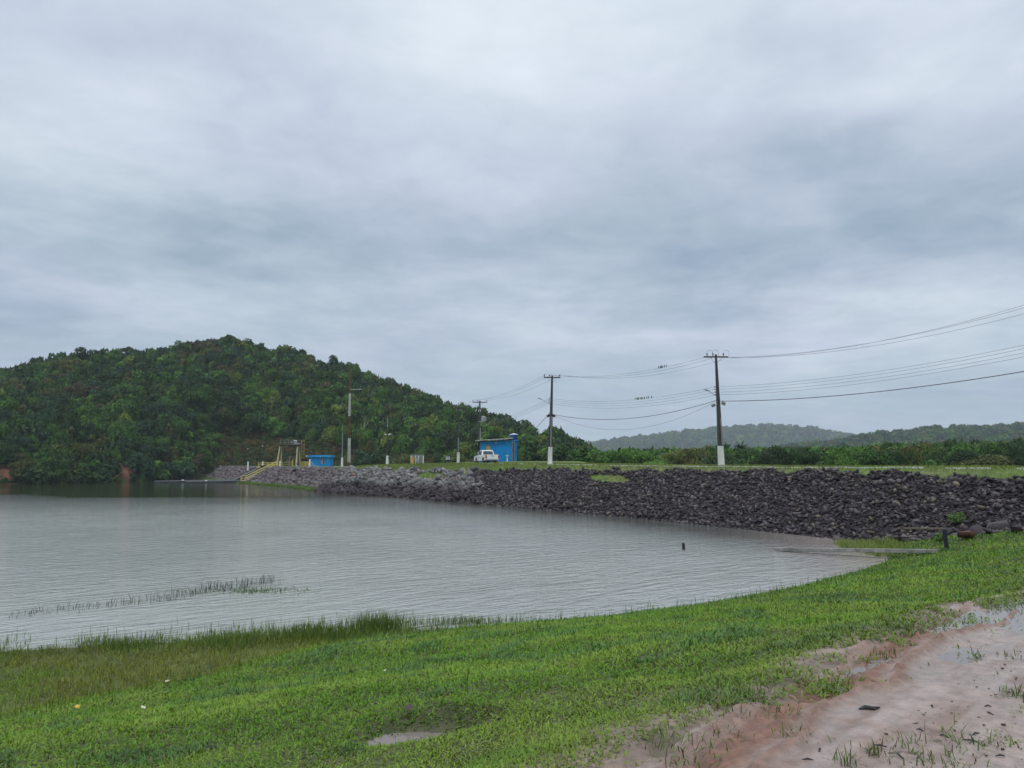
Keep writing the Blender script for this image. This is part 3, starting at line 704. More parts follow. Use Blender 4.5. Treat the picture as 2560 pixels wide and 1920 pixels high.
def tree_proto(kind, v):
    if (kind, v) not in PROTO:
        e = bpy.data.objects.new(kind, None); link(e); e.empty_display_size = .3
        data = (CR[v] if v < 8 else CRV[v - 8]) if kind == 'tree' else BUSH[v % 4]
        np_mesh('crown', data[0], [data[1]], FOL, e, {'lv': data[2]})
        trunk_mb(v, .62 if kind == 'tree' else .3, .034 if kind == 'tree' else .03).build('trunk', M['bark'], e)
        PROTO[(kind, v)] = [e, False]
    e, used = PROTO[(kind, v)]
    if used: e = copy_tree(e)
    PROTO[(kind, v)][1] = True; return e
def put_tree(kind, v, loc, sx, sz, rz, col, label, cat='tree', group=None):
    e = tree_proto(kind, v); e.location = loc; e.rotation_euler = (0, 0, rz); e.scale = (sx, sx, sz)
    for ch in e.children:
        if ch.name.startswith('crown'): ch.color = (*col, 1)
    tag(e, label, cat, group); return e
def merged(name, items, bank, m, label):
    V, Fc, C, off = [], [], [], 0
    for (x, y, z, sx, sz, rz, v, col) in items:
        pv, pf, pc = bank[v % len(bank)]; c, s = math.cos(rz), math.sin(rz)
        q = np.stack([(pv[:, 0] * c - pv[:, 1] * s) * sx + x, (pv[:, 0] * s + pv[:, 1] * c) * sx + y, pv[:, 2] * sz + z], 1)
        V.append(q); Fc.append(pf + off); off += len(pv); C.append(pc * np.array((*col, 1)))
    o = np_mesh(name, np.concatenate(V), Fc, m, None, {'lv': np.concatenate(C)}); return tag(o, label, 'forest', kind='stuff')

def build_forest():
    r = np.random.default_rng(21); items = []       # x,y,z,sx,sz,rz,variant,tone,zone
    pts = []
    def far_enough(x, y, dmin):
        for (a, b) in pts[-900:]:
            if (a - x) ** 2 + (b - y) ** 2 < dmin * dmin: return False
        return True
    # the hill
    P = r.uniform(-420, 1560, 16000); Tq = r.uniform(-.03, 1.16, 16000) ** 1.0
    for p, t in zip(P, Tq):
        y0, yr = np.interp(p, Y0P, Y0Y), np.interp(p, RP, RY); y = y0 + t * (yr - y0); x = (p - 1280) / F * y
        if r.random() > y / 320: continue
        z, _, tt, dy = hill_z(np.array(x), np.array(y)); z = float(z)
        if z < -.35 and p < 500: continue
        if (abs(p - 12) < 40 and -2 < dy < 5.5) or (abs(p - 320) < 28 and -2 < dy < 5.5): continue
        clear = 525 < p < 1120
        if clear and t < (.17 if p < 760 else .11) : continue
        sz = r.uniform(5.4, 9.2) * (1 if r.random() < .85 else 1.25); sx = sz * r.uniform(.38, .62)
        if t < .12: sz *= .72; sx *= .8
        if not far_enough(x, y, sx * .92): continue
        pts.append((x, y)); v = int(r.integers(0, 8))
        if v in (3,) and t < .3 and r.random() < .5: v = 0
        tone = pick_tone(r)
        if 620 < p < 1250 and t < .5 and r.random() < .42: tone = 'bright green' if r.random() < .8 else 'yellow green'
        zone = ('on the hilltop ridge' if t > .78 else 'at the hill foot by the lake' if (t < .12 and p < 520) else 'behind the gantry and blue hut' if (560 < p < 860 and t < .4) else
                'on the lower hillside behind the lattice mast' if (860 <= p < 1290 and t < .4) else 'on the spur behind the blue building' if p >= 1290 else 'on the left slope of the wooded hill' if p < 420 else 'on the middle slope of the wooded hill')
        zone = zone.replace('on the lower hillside behind the lattice mast', 'on the lower hillside behind the lattice mast and pickup')
        items.append((x, y, z - .3, sx, sz, r.uniform(0, 6.28), v, tone, zone, p))
    # the wooded valley beyond the dam
    P = r.uniform(1230, 2900, 5200); Yq = 112 + 330 * r.random(5200) ** 1.3
    for p, y in zip(P, Yq):
        x = (p - 1280) / F * y; s, n = dam_sn(x, y)
        if n < max(float(si(NB, s)) + 7, 46) or r.random() > y / 330 + .25: continue
        if float(hill_z(np.array(x), np.array(y))[3]) > -3 and p < 1560: continue
        gz = 1.0; want = CAMZ + (1160 - np.interp(p, [1230, 1500, 1560, 1800, 2100, 2300, 2560, 2900], [1120, 1128, 1130, 1124, 1122, 1113, 1108, 1104])) / F * y - gz
        sz = want * r.uniform(.55, 1.10) if y < 240 else want * r.uniform(.82, 1.05); sx = r.uniform(2.4, 5.2)
        if not far_enough(x, y, sx * 1.0): continue
        pts.append((x, y)); v = int(r.choice([8, 9, 14, 15, 12, 8, 13, 10])); tone = ['mid green', 'dark green', 'bright green', 'yellow green', 'olive'][r.choice(5, p=[.40, .20, .22, .06, .12])]
        zone = 'in the valley wood ' + ('between the two nearest poles' if p < 1800 else 'right of the nearest pole')
        items.append((x, y, gz, sx, sz, r.uniform(0, 6.28), v, tone, zone, p))
    # what shows: paint front to back on a coarse picture
    W, H = 640, 480; occ = np.zeros((H, W), bool); items.sort(key=lambda i: i[1])
    sy, sn = dam_sn(0, 0); scores = []
    for it in items:
        x, y, z, sx, sz = it[:5]; px, py = project(x, y, z + sz * .55); rx, ry = sx * .9 / y * F / 4, sz * .42 / y * F / 4; cx, cy = px / 4, py / 4
        x0, x1, y0, y1 = int(max(0, cx - rx)), int(min(W, cx + rx + 1)), int(max(0, cy - ry)), int(min(291, cy + ry + 1))
        if x1 <= x0 or y1 <= y0: scores.append(0); continue
        yy, xx = np.mgrid[y0:y1, x0:x1]; mk = ((xx - cx) / rx) ** 2 + ((yy - cy) / ry) ** 2 < 1
        scores.append(int((mk & ~occ[y0:y1, x0:x1]).sum())); occ[y0:y1, x0:x1] |= mk
    order = np.argsort(-np.array(scores)); top = set(order[:296].tolist()); rest = []
    kinds = {'round': 'round-crowned', 'tall': 'tall', 'umbrella': 'flat-topped', 'tiers': 'loose-crowned'}
    for i, it in enumerate(items):
        x, y, z, sx, sz, rz, v, tone, zone, p = it; col = np.array(TONES[tone]) * (r.uniform(.8, 1.2) * .85 if 'valley' not in zone else r.uniform(.6, 1.2))
        if i in top: put_tree('tree', v, (x, y, z), sx, sz, rz, tuple(col), f"{tone} {kinds[SHAPES[v % 8]]} tree {zone}", 'tree', f"{tone} {kinds[SHAPES[v % 8]]} trees {zone}")
        else: rest.append((x, y, z, sx, sz, rz, v, tuple(col)))
    merged('forest', rest, CRF, FOLA, 'dense wood filling the hillside and the valley between the nearer trees')
    # scrub on the cleared slope behind the dam
    k = 0
    sc = []
    for _ in range(1700):
        p = r.uniform(515, 1135); t = r.uniform(-.04, .24 if p < 780 else .16); y0, yr = np.interp(p, Y0P, Y0Y), np.interp(p, RP, RY); y = y0 + t * (yr - y0); x = (p - 1280) / F * y
        z = float(hill_z(np.array(x), np.array(y))[0]); s = r.uniform(.9, 2.3); col = (np.array((.125, .098, .036)) if r.random() < .4 else np.array((.060, .092, .026))) * r.uniform(.65, 1.25)
        sc.append((x, y, z - .1, s * 1.2, s, r.uniform(0, 6.28), int(r.integers(0, 4)), tuple(col)))
    merged('undergrowth', sc, BUSH, FOLA, 'olive and brown scrub on the cleared slope behind the dam')['category'] = 'undergrowth'
    # bushes at the water's edge of the hill
    for j, (p, dy, s, tone) in enumerate([(455, 2.0, 4.6, 'bright green'), (250, 1, 4.6, 'blue green'), (150, 1, 4.2, 'olive'), (205, .5, 3.8, 'dark green'), (395, 2, 2.8, 'mid green'), (362, 1.5, 2.0, 'bright green'), (110, .8, 3.2, 'mid green'), (488, 5, 3.0, 'dark green'), (-40, 1, 3.5, 'dark green'), (290, 1.0, 2.2, 'olive'), (76, 2.0, 2.6, 'mid green'), (30, .6, 1.5, 'dark green'), (-8, .8, 1.8, 'mid green'), (345, 1.5, 2.2, 'dark green'), (306, .3, 1.2, 'mid green')]):
        y = float(np.interp(p, Y0P, Y0Y)) + dy; x = (p - 1280) / F * y; z = max(float(hill_z(np.array(x), np.array(y))[0]), 0) - .3
        lab = {455: 'big bright green rounded bush at the water beside the channel walls', 362: 'small bright green bush right of the pinkish bare bank', 76: 'mid green bush beside the red earth bank at the lake'}.get(p, f'{tone} bush overhanging the lake at the foot of the hill')
        put_tree('bush', j % 4, (x, y, z), s * 1.05, s, j * 1.3, tuple(TONES[tone]), lab, 'bush', 'bushes along the foot of the hill')
    # thick growth right behind the crest, by the building
    for j, (px, Y, s, tone) in enumerate([(1320, 150, 4.2, 'dark green'), (1405, 140, 4.4, 'dark green'), (1470, 135, 4.0, 'mid green'), (1150, 160, 2.6, 'olive'), (1100, 165, 2.4, 'dark green'), (905, 205, 4.5, 'blue green'), (945, 205, 4.0, 'dark green'), (1010, 198, 3.2, 'olive')]):
        q = at_y(px, 1158, Y); put_tree('bush', (j + 1) % 4, (q.x, q.y, q.z - .8), s * 1.1, s, j * .9, tuple(TONES[tone]), f'{tone} thicket on the level ground behind the dam crest', 'bush', 'thickets behind the dam crest')
build_forest()

def far_trees(geo, n, s0, seed, label):
    x, y, z, t, p = geo; r = np.random.default_rng(seed); ok = np.where((t > .15) & (t < 1.05))[0]; it = []
    bank = [crown_np(400 + i, s, 70, .27) for i, s in enumerate(['round', 'tall', 'tiers', 'round'])]
    for i in r.choice(ok, n):
        s = s0 * r.uniform(.7, 1.25); col = np.array(TONES[pick_tone(r)]) * .9
        it.append((x[i] + r.normal(0, 11), y[i] + r.normal(0, 8), z[i] - 1.5, s * .62, s, r.uniform(0, 6.28), int(r.integers(0, 4)), tuple(col)))
    merged('forest', it, bank, FOLA, label)
far_trees(FH1, 2400, 15, 31, 'hazy wood covering the distant hill')
far_trees(FH2, 1700, 10, 33, 'hazy wood covering the ridge at the right edge')

def special_tree(px, py_base, py_top, Y, v, wid, tone, label, name='tree'):
    a, b = at_y(px, py_base, Y), at_y(px, py_top, Y); h = b.z - a.z
    return put_tree('tree', v, (a.x, a.y, a.z), wid, h / 1.02, .4, tuple(np.array(TONES[tone])), label, 'tree')
special_tree(576, 868, 837, 312, 3, 4.2, 'olive', 'flat-topped tree standing up on the summit of the wooded hill')
special_tree(322, 892, 866, 300, 3, 3.6, 'olive', 'thin flat-topped tree breaking the left skyline of the hill')
special_tree(621, 876, 851, 308, 2, 2.2, 'dark green', 'narrow dark tree on the skyline just right of the summit')
special_tree(2546, 1085, 1052, 1130, 0, 8.6, 'dark green', 'lone tall tree on the far ridge at the right edge')
special_tree(2497, 1082, 1064, 1130, 3, 5.3, 'olive', 'small umbrella tree on the far ridge')
special_tree(2420, 1080, 1067, 1130, 2, 3.3, 'dark green', 'tiny upright tree on the far ridge')

def limbed(name, px, py0, py1, Y, lean, label):
    a, b = at_y(px, py0, Y), at_y(px, py1, Y); h = b.z - a.z
    e = empty(name, a, 0, label, 'tree'); mb = MB(); w = h * .035
    mb.tube([(0, 0, -.5), (-.02 * h, 0, h * .35), (lean * h * .3, 0, h * .7), (lean * h * .2, 0, h)], [w, w * .8, w * .5, w * .15], 7)
    mb.tube([(-.01 * h, 0, h * .2), (.2 * h, 0, h * .45), (.3 * h, .05 * h, h * .75)], [w * .6, w * .45, w * .1], 6)
    mb.tube([(lean * h * .25, 0, h * .62), (-.15 * h, 0, h * .85)], [w * .4, w * .1], 5); mb.tube([(.2 * h, 0, h * .46), (.33 * h, 0, h * .6)], [w * .3, w * .08], 5)
    mb.build('trunk', M['palebark'], e)
    v, f, c = crown_np(77, 'umbrella', 90, .08); o = np_mesh('crown', v * np.array((.38 * h, .38 * h, h)), [f], FOL, e, {'lv': c}); o.color = (*TONES['olive'], 1); return e
limbed('bare_tree', 921, 1001, 962, 268, .02, 'bleached leafless-looking tree with forked pale trunk right of the lattice mast')
limbed('slender_tree', 911, 1076, 1038, 243, .1, 'slender twin-stemmed tree with small flat crown right of the lattice mast')

def palm(px, py0, py1, Y, label):
    a, b = at_y(px, py0, Y), at_y(px, py1, Y); h = b.z - a.z; e = empty('palm', (a.x, a.y, .9), 0, label, 'palm', None)
    hh = a.z - .9; MB().tube([(0, 0, 0), (0, 0, hh)], [.22, .17], 8).build('trunk', M['bark'], e); r = random.Random(px); mb = MB()
    for i in range(22):
        az = i * 2.4; el = r.uniform(.1, 1.35); L = h * r.uniform(.85, 1.15); prev = Vector((0, 0, hh)); d = Vector((math.cos(az) * math.cos(el), math.sin(az) * math.cos(el), math.sin(el)))
        side = d.cross(Vector((0, 0, 1))).normalized(); last = None
        for k in range(7):
            w = L * .11 * math.sin(math.pi * (k + .6) / 7.2); cur = [prev - side * w + Vector((0, 0, -w * .5)), prev, prev + side * w + Vector((0, 0, -w * .5))]
            if last: mb.add(last + cur, [(0, 1, 4, 3), (1, 2, 5, 4)])
            last = cur; prev = prev + d * (L / 6); d = (d + Vector((0, 0, -.17))).normalized()
    o = mb.build('crown', FOL, e); me = o.data; at = me.attributes.new('lv', 'FLOAT_COLOR', 'POINT'); at.data.foreach_set('color', np.tile([1., 1, 1, 1], len(me.vertices)).astype(np.float32)); o.color = (*TONES['blue green'], 1)
palm(1853, 1122, 1099, 150, 'palm with arching fronds rising above the valley wood right of the nearest pole')
palm(1818, 1124, 1103, 165, 'partly hidden palm just right of the nearest utility pole')

# ------------------------------------------------------------------ grass
def blades(P, L, W, az, lean, curl, col, name, label, cat, m=GRASS):
    k = len(P); dh = np.stack([np.cos(az), np.sin(az), np.zeros(k)], 1); sd = np.stack([-np.sin(az), np.cos(az), np.zeros(k)], 1); up = np.array((0, 0, 1.0))
    a1 = dh * np.sin(lean)[:, None] + up * np.cos(lean)[:, None]; l2 = lean + curl; a2 = dh * np.sin(l2)[:, None] + up * np.cos(l2)[:, None]
    mid = P + a1 * (L * .55)[:, None]; tip = mid + a2 * (L * .5)[:, None]; w = (W / 2)[:, None]
    V = np.stack([P - sd * w * .7, P + sd * w * .7, mid + sd * w, mid - sd * w, tip], 1).reshape(-1, 3); i = np.arange(k)[:, None] * 5
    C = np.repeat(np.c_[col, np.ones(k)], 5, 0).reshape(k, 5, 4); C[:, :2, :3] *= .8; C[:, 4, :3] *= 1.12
    o = np_mesh(name, V, [i + np.array([0, 1, 2, 3]), i + np.array([3, 2, 4])], m, None, {'gc': C.reshape(-1, 4)}); return tag(o, label, cat, kind='stuff')
def sample_wedge(n, r0, r1, pw, a0, a1, rg):
    u = rg.random(n); r = (r0 ** pw + u * (r1 ** pw - r0 ** pw)) ** (1 / pw); a = rg.uniform(a0, a1, n); return r * np.sin(a), r * np.cos(a), r
def build_lawn():
    rg = np.random.default_rng(5)
    x, y, r = sample_wedge(800000, 3.4, 46, .42, R(-44), R(46), rg)
    d = bank_d(x, y); u, q = trk(x, y); n1 = fbm(x * 1.1, y * 1.1, 31, 4); n2 = fbm(x * .5, y * .5, 51, 3); n3 = fbm(x * 3, y * 3, 53, 3)
    s, n = dam_sn(x, y); ok = (d > -.05) & (n < si(N0, s) + .2) & (x < 30)
    qq = qe(u, q); cover = 1 - sstep(-1.05, .2, qq + (n1 - .5) * 1.7 + (n3 - .5) * 1.1)          # thins out into the mud
    cover = np.maximum(cover, .0); hollow = np.hypot((x - PUD[0]) * 1.3, (y - PUD[1]) * 2.8) < .26 + .36 * n3
    bare = sstep(.60, .74, n3) * .5
    tuft = (q > -.4) & (fbm(x * 2.1, y * 2.1, 57, 3) > .665) & (q > 1.2)
    ok &= (rg.random(len(x)) < np.where(tuft, .8, np.clip(cover - bare * (q > -4.5), .012 * (q < 3), 1))) & ~(hollow & (rg.random(len(x)) > .30 + .5 * vn(x * 9, y * 9, 12)))
    x, y, r, d, q, n1, n2, n3 = (a[ok] for a in (x, y, r, d, q, n1, n2, n3)); k = len(x)
    z = ground_z(x, y) - .005 - .02 * (q > -.3); g = (np.maximum(r, 5) / 6) ** .62
    big = rg.random(k) < .10; L = rg.uniform(.028, .056, k) * g * (1 + .45 * big) * (.75 + .6 * n2); W = rg.uniform(.0065, .013, k) * g * 1.1
    dark = sstep(.58, .72, fbm(x * 1.3, y * 1.3, 59, 3)) * .8
    L *= 1 + .3 * dark
    lean = np.clip(rg.normal(1.05, .36, k) - .15 * dark, .05, 1.52)
    A, B, Cc, D = np.array((.118, .235, .014)), np.array((.172, .268, .030)), np.array((.090, .180, .052)), np.array((.17, .15, .055))
    f = sstep(.35, .65, n1)[:, None]; col = A * (1 - f) + B * f; col = col * (1 - dark[:, None]) + Cc * dark[:, None]
    dry = (sstep(-2.6, -.5, q + (n3 - .5) * 2.2) * .55 * rg.random(k) + (rg.random(k) < .035))[:, None].clip(0, 1); col = col * (1 - dry) + D * dry
    rim = sstep(2.2, .2, d)[:, None] * (x > -3)[:, None] * .35; col = col * (1 - rim) + np.array((.07, .15, .02)) * rim
    col = col * rg.uniform(.58, 1.32, (k, 1)) * (.80 + .4 * n2[:, None])
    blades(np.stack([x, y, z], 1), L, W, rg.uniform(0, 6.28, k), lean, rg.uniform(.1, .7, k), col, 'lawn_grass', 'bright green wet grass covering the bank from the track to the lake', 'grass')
    # taller seed stalks and weeds along the lip and through the lawn
    x, y, r = sample_wedge(9000, 7, 40, 1.0, R(-42), R(44), rg); d = bank_d(x, y); u, q = trk(x, y); ok = (q < -1) & (((d > -.1) & (d < 1.6) & (rg.random(len(x)) < .9)) | ((d > 1.6) & (rg.random(len(x)) < .05))) & (dam_sn(x, y)[1] < 1)
    x, y, r = x[ok], y[ok], r[ok]; k = len(x); dk = rg.random((k, 1)); col = np.array((.06, .10, .025)) * dk + np.array((.11, .20, .03)) * (1 - dk)
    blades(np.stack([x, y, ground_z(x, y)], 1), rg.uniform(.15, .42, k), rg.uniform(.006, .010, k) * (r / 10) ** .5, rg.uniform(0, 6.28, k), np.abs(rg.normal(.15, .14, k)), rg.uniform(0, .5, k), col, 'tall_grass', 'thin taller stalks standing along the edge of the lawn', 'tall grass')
build_lawn()
def build_marsh():
    rg = np.random.default_rng(8)
    # brownish flooded meadow at lower left
    n = 260000; x = rg.uniform(-26, -1.0, n); y = rg.uniform(6, 21.5, n); d = bank_d(x, y); yw = np.interp(x, WX, WY); n1 = fbm(x * .6, y * .9, 91, 4); n2 = fbm(x * 1.6, y * 1.6, 93, 3)
    edge = yw + (n1 - .5) * 1.6; ok = (d < .5) & (y < edge + .2) & (np.abs(np.arctan2(x, y)) < R(50)) & (rg.random(n) < .55 + .6 * sstep(.35, .6, n2))
    x, y, n1, n2, d, yw = (a[ok] for a in (x, y, n1, n2, d, yw)); k = len(x); f = sstep(.42, .60, n1)[:, None]; wet = sstep(2.2, .3, yw - y)[:, None]
    col = np.array((.180, .205, .030)) * (1 - f) + np.array((.160, .250, .030)) * f; col = col * (1 - wet * .5) + np.array((.075, .125, .03)) * wet * .5; col *= rg.uniform(.55, 1.3, (k, 1))
    blades(np.stack([x, y, np.maximum(ground_z(x, y), -.02)], 1), rg.uniform(.07, .20, k) * (1 + .5 * wet[:, 0]), rg.uniform(.007, .014, k), rg.uniform(0, 6.28, k), np.clip(rg.normal(.75, .4, k), 0, 1.4), rg.uniform(0, .6, k), col, 'marsh_grass', 'olive brown flooded meadow grass between the lawn and the lake', 'marsh grass')
    # tall dark sedge at the point, and thin stalks out in the shallows
    P = []
    for cx, cy, rx, ry, m, lo, hi in [(-4.7, 19.2, 1.1, .8, 1300, .10, .40), (-6.4, 18.3, .9, .7, 500, .10, .34), (-3.4, 19.9, .7, .45, 700, .25, .6), (-8.9, 18.0, .9, .4, 350, .18, .36), (-1.2, 20.9, 1.8, .4, 700, .12, .32)]:
        P.append(np.stack([rg.normal(cx, rx * .55, m), rg.normal(cy, ry * .55, m), rg.uniform(lo, hi, m)], 1))
    m = 1500; xx = rg.uniform(-16, -.5, m); P.append(np.stack([xx, np.interp(xx, WX, WY) + np.abs(rg.normal(0, .75, m)) + .1, rg.uniform(.12, .38, m)], 1)[vn(xx * 1.4, xx * 0, 7) > .4])
    P = np.concatenate(P); k = len(P); z = np.maximum(ground_z(P[:, 0], P[:, 1]), -.05); dk = rg.random((k, 1)); col = (np.array((.06, .12, .025)) * dk + np.array((.14, .20, .04)) * (1 - dk)) * rg.uniform(.7, 1.2, (k, 1))
    blades(np.stack([P[:, 0], P[:, 1], z], 1), P[:, 2], rg.uniform(.008, .014, k), rg.uniform(0, 6.28, k), np.abs(rg.normal(.12, .12, k)), rg.uniform(0, .45, k), col, 'sedge', 'dark green sedge standing in the shallows at the point of the marsh', 'sedge')
    # a line of bent dead reeds further out
    line = [at_z(a, b, 0) for a, b in ((20, 1545), (150, 1525), (300, 1512), (420, 1498), (520, 1478), (600, 1468), (690, 1455))]; mb_p, L = [], []
    for _ in range(560):
        w = rg.random() ** .9 * (len(line) - 1); i = int(w); fr = w - i; p = line[i] * (1 - fr) + line[min(i + 1, len(line) - 1)] * fr
        if vn(np.array(w * 5.0), np.array(.3), 3) < .28: continue
        mb_p.append((p.x + rg.normal(0, .18), p.y + rg.normal(0, .32) - .1, -.05)); L.append(rg.uniform(.2, .5) * (.7 + .5 * min(w / 5, 1)))
    P = np.array(mb_p); k = len(P)
    blades(P, np.array(L), rg.uniform(.009, .016, k), rg.uniform(-.6, 3.7, k), np.abs(rg.normal(.22, .2, k)), rg.choice([.3, 1.0, 2.0], k), np.array((.050, .054, .040)) * rg.uniform(.6, 1.5, (k, 1)), 'reeds', 'line of bent dark dead reeds standing in the open lake', 'reeds', REED)
    c = at_z(630, 1478, 0); m = 700; P = np.stack([c.x + rg.normal(0, .8, m), c.y + rg.normal(0, .35, m), np.full(m, -.03)], 1)
    blades(P, rg.uniform(.06, .16, m), rg.uniform(.012, .02, m), rg.uniform(0, 6.28, m), np.abs(rg.normal(.5, .3, m)), rg.uniform(0, .5, m), np.array((.07, .12, .035)) * rg.uniform(.7, 1.2, (m, 1)), 'water_weed', 'patch of green weed breaking the surface at the end of the reeds', 'water weed')
build_marsh()
def build_dam_grass():
    rg = np.random.default_rng(9); k = 120000
    s = rg.uniform(-22, 100, k); n0 = si(N0, s); ne = n0 + si(ZE, s) * 1.5; n = n0 + 3 + rg.random(k) * (ne - n0 + 5.5); ok = (grass_patch(s, n) > .5) & (rg.random(k) < .85)
    s2 = rg.uniform(95, 155, 22000); n2 = si(N0, s2) + rg.uniform(-2.4, .7, 22000); ok2 = (fbm(s2 * .5, n2, 97, 3) > .36) & (s2 < 153)
    s3 = rg.uniform(167, 205, 7000); n3 = si(N0, s3) + rg.uniform(-1.8, .6, 7000)
    # grass in the wet corner by the dark post
    S, N = np.concatenate([s[ok], s2[ok2], s3]), np.concatenate([n[ok], n2[ok2], n3]); x, y = dam_xy(S, N); z = np.maximum(dam_z(S, N), np.where(S > 95, -.02, -9))
    xc = rg.uniform(16.6, 20.6, 6000); yc = rg.uniform(35.4, 41.5, 6000); okc = (bank_d(xc, yc) < .6) & (bank_d(xc, yc) > -2.6 + 1.6 * (fbm(xc, yc, 98, 3) - .3)) & (dam_sn(xc, yc)[1] < 1.6)
    x, y, z = np.concatenate([x, xc[okc]]), np.concatenate([y, yc[okc]]), np.concatenate([z, np.maximum(ground_z(xc[okc], yc[okc]), -.03)]); far = np.concatenate([S, np.zeros(okc.sum())]); k = len(x)
    f = fbm(x * .5, y * .5, 99, 3)[:, None]; col = np.array((.115, .165, .03)) * f * 1.6 + np.array((.145, .16, .055)) * (1 - f) * .9; sh = (far > 94)[:, None]; col = np.where(sh, np.array((.115, .185, .035)), col) * rg.uniform(.65, 1.3, (k, 1))
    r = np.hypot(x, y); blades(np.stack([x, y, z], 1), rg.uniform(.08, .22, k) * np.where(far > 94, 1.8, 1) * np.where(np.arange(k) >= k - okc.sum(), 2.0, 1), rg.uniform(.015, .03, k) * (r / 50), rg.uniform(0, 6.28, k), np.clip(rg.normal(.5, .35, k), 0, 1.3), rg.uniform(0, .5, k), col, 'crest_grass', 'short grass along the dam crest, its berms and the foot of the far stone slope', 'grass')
build_dam_grass()
# ------------------------------------------------------------------ utility poles
def ground_at(p): return Vector((p.x, p.y, float(full_z(np.array(p.x), np.array(p.y)))))
def pole_frame(name, pxb, pyb, pxt, pyt, Y, label, cat, group, rz):
    b, t = at_y(pxb, pyb, Y), at_y(pxt, pyt, Y); g = ground_at(b); b.z = min(b.z, g.z + .25)
    e = empty(name, b, 0, label, cat, group); e['_'] = 0; del e['_']; return e, b, t - b
def concrete_pole(e, H, wb, wt, white, rz, mat_dark):
    """tapered concrete post of double-T section, leaning along vector H, with a white painted foot"""
    d = H.length; ax = H.normalized()
    def sect(z0, z1, m, name, k):
        mb = MB()
        for (ox, oy, fx, fy) in ((-.5, 0, .26, 1), (.5, 0, .26, 1), (0, 0, 1, .42)):
            vs = []
            for z in (z0, z1):
                w = (wb + (wt - wb) * z / d) * k; dp = w * .62; c = ax * z
                for sx, sy in ((-1, -1), (1, -1), (1, 1), (-1, 1)):
                    lx = (ox * (1 - fx) + sx * fx / 2) * w; ly = sy * fy / 2 * dp
                    vs.append(c + Vector((lx * math.cos(rz) - ly * math.sin(rz), lx * math.sin(rz) + ly * math.cos(rz), 0)))
            mb.add(vs, [(3, 2, 1, 0), (4, 5, 6, 7)] + [(i, (i + 1) % 4, 4 + (i + 1) % 4, 4 + i) for i in range(4)])
        return mb.build(name, m, e)
    sect(-.5, white, M['white'], 'painted_foot', 1.06); sect(white, d, mat_dark, 'shaft', 1.0)
def crossarm(e, at, half, rz, ins=(-.92, -.38, .9)):
    dx = Vector((math.cos(rz), math.sin(rz), 0)); mb = MB(); mb.box(at, (half * 2, .10, .12), (0, 0, rz)); a = mb.build('crossarm', M['timber'], e)
    for k in (-1, 1):
        mb = MB(); mb.tube([at + dx * .5 * k + Vector((0, 0, -.05)), at + dx * .06 * k + Vector((0, 0, -.55))], .018, 5); mb.build('brace', M['steel'], a)
    out = []
    for q in ins:
        p = at + dx * half * q; mb = MB(); mb.lathe(p, [(.02, .05), (.02, .14), (.055, .16), (.07, .22), (.05, .27), (.03, .33)], 8); mb.build('insulator', M['porcelain'], a); out.append(p + Vector((0, 0, .32)))
    return out
def rack(e, pts):
    out = []
    for p in pts:
        mb = MB(); mb.lathe(p, [(.035, -.06), (.055, -.03), (.035, 0), (.055, .03), (.035, .06)], 8); mb.build('spool_insulator', M['porcelain'], e); out.append(p)
    return out
def lamp_arm(e, a, b, w=.025):
    mb = MB(); mb.tube([a, a.lerp(b, .85), b], w, 6); o = mb.build('lamp_arm', M['steel'], e)
    d = (b - a).normalized(); mb = MB(); c = b + d * .18; mb.box(c, (.52, .2, .12), (0, -math.asin(max(-1, min(1, d.z))) * .5, math.atan2(d.y, d.x)), .7); mb.build('lamp_head', M['steel'], o, bevel=.02)
def flood(e, p, side, m):
    mb = MB(); mb.box(p, (.34, .16, .26), (R(25), R(25) * side, 0)); o = mb.build('floodlight', m, e, bevel=.02); mb = MB(); mb.tube([p, p - Vector((.3 * side, 0, -.05))], .02, 5); mb.build('bracket', M['steel'], o)

PG = 'tall dark concrete utility poles along the dam crest'
# nearest pole
e3, b3, h3 = pole_frame('utility_pole', 1803.5, 1166, 1789.5, 886, 65, 'nearest tall dark utility pole with white foot, floodlights and loaded crossarm', 'utility pole', PG, 0)
concrete_pole(e3, h3, .50, .17, 1.72, R(-8), M['concrete']); ax3 = h3.normalized(); A3 = R(2)
ca3 = crossarm(e3, ax3 * (h3.length - .22), 1.05, A3, (-.72, -.24, .62))
rk3 = rack(e3, [ax3 * z + Vector((-.24, -.08, 0)) for z in (6.72, 6.5, 6.26, 6.03)]); lamp_arm(e3, ax3 * 5.95 + Vector((-.15, 0, 0)), ax3 * 6.35 + Vector((-.80, -.1, .0)))
flood(e3, ax3 * 5.15 + Vector((-.45, -.1, 0)), -1, M['steel']); flood(e3, ax3 * 5.3 + Vector((.42, -.1, 0)), 1, M['steel'])
MB().tube([ax3 * 1.75 + Vector((.12, -.2, 0)), ax3 * 4.1 + Vector((.10, -.17, 0))], .05, 7).build('cable_duct', M['conc_lt'], e3)
mb = MB()
for q in (-.72, -.24, .62):
    p = ax3 * (h3.length - .22) + Vector((1.05 * q, 0, .33)); mb.tube([p + Vector((math.cos(t) * .24 + .24, 0, math.sin(t) * .26)) for t in np.linspace(math.pi, 0, 8)] + [p + Vector((.48, 0, -.3))], .010, 4)
mb.build('jumper_wire', M['wire'], e3)
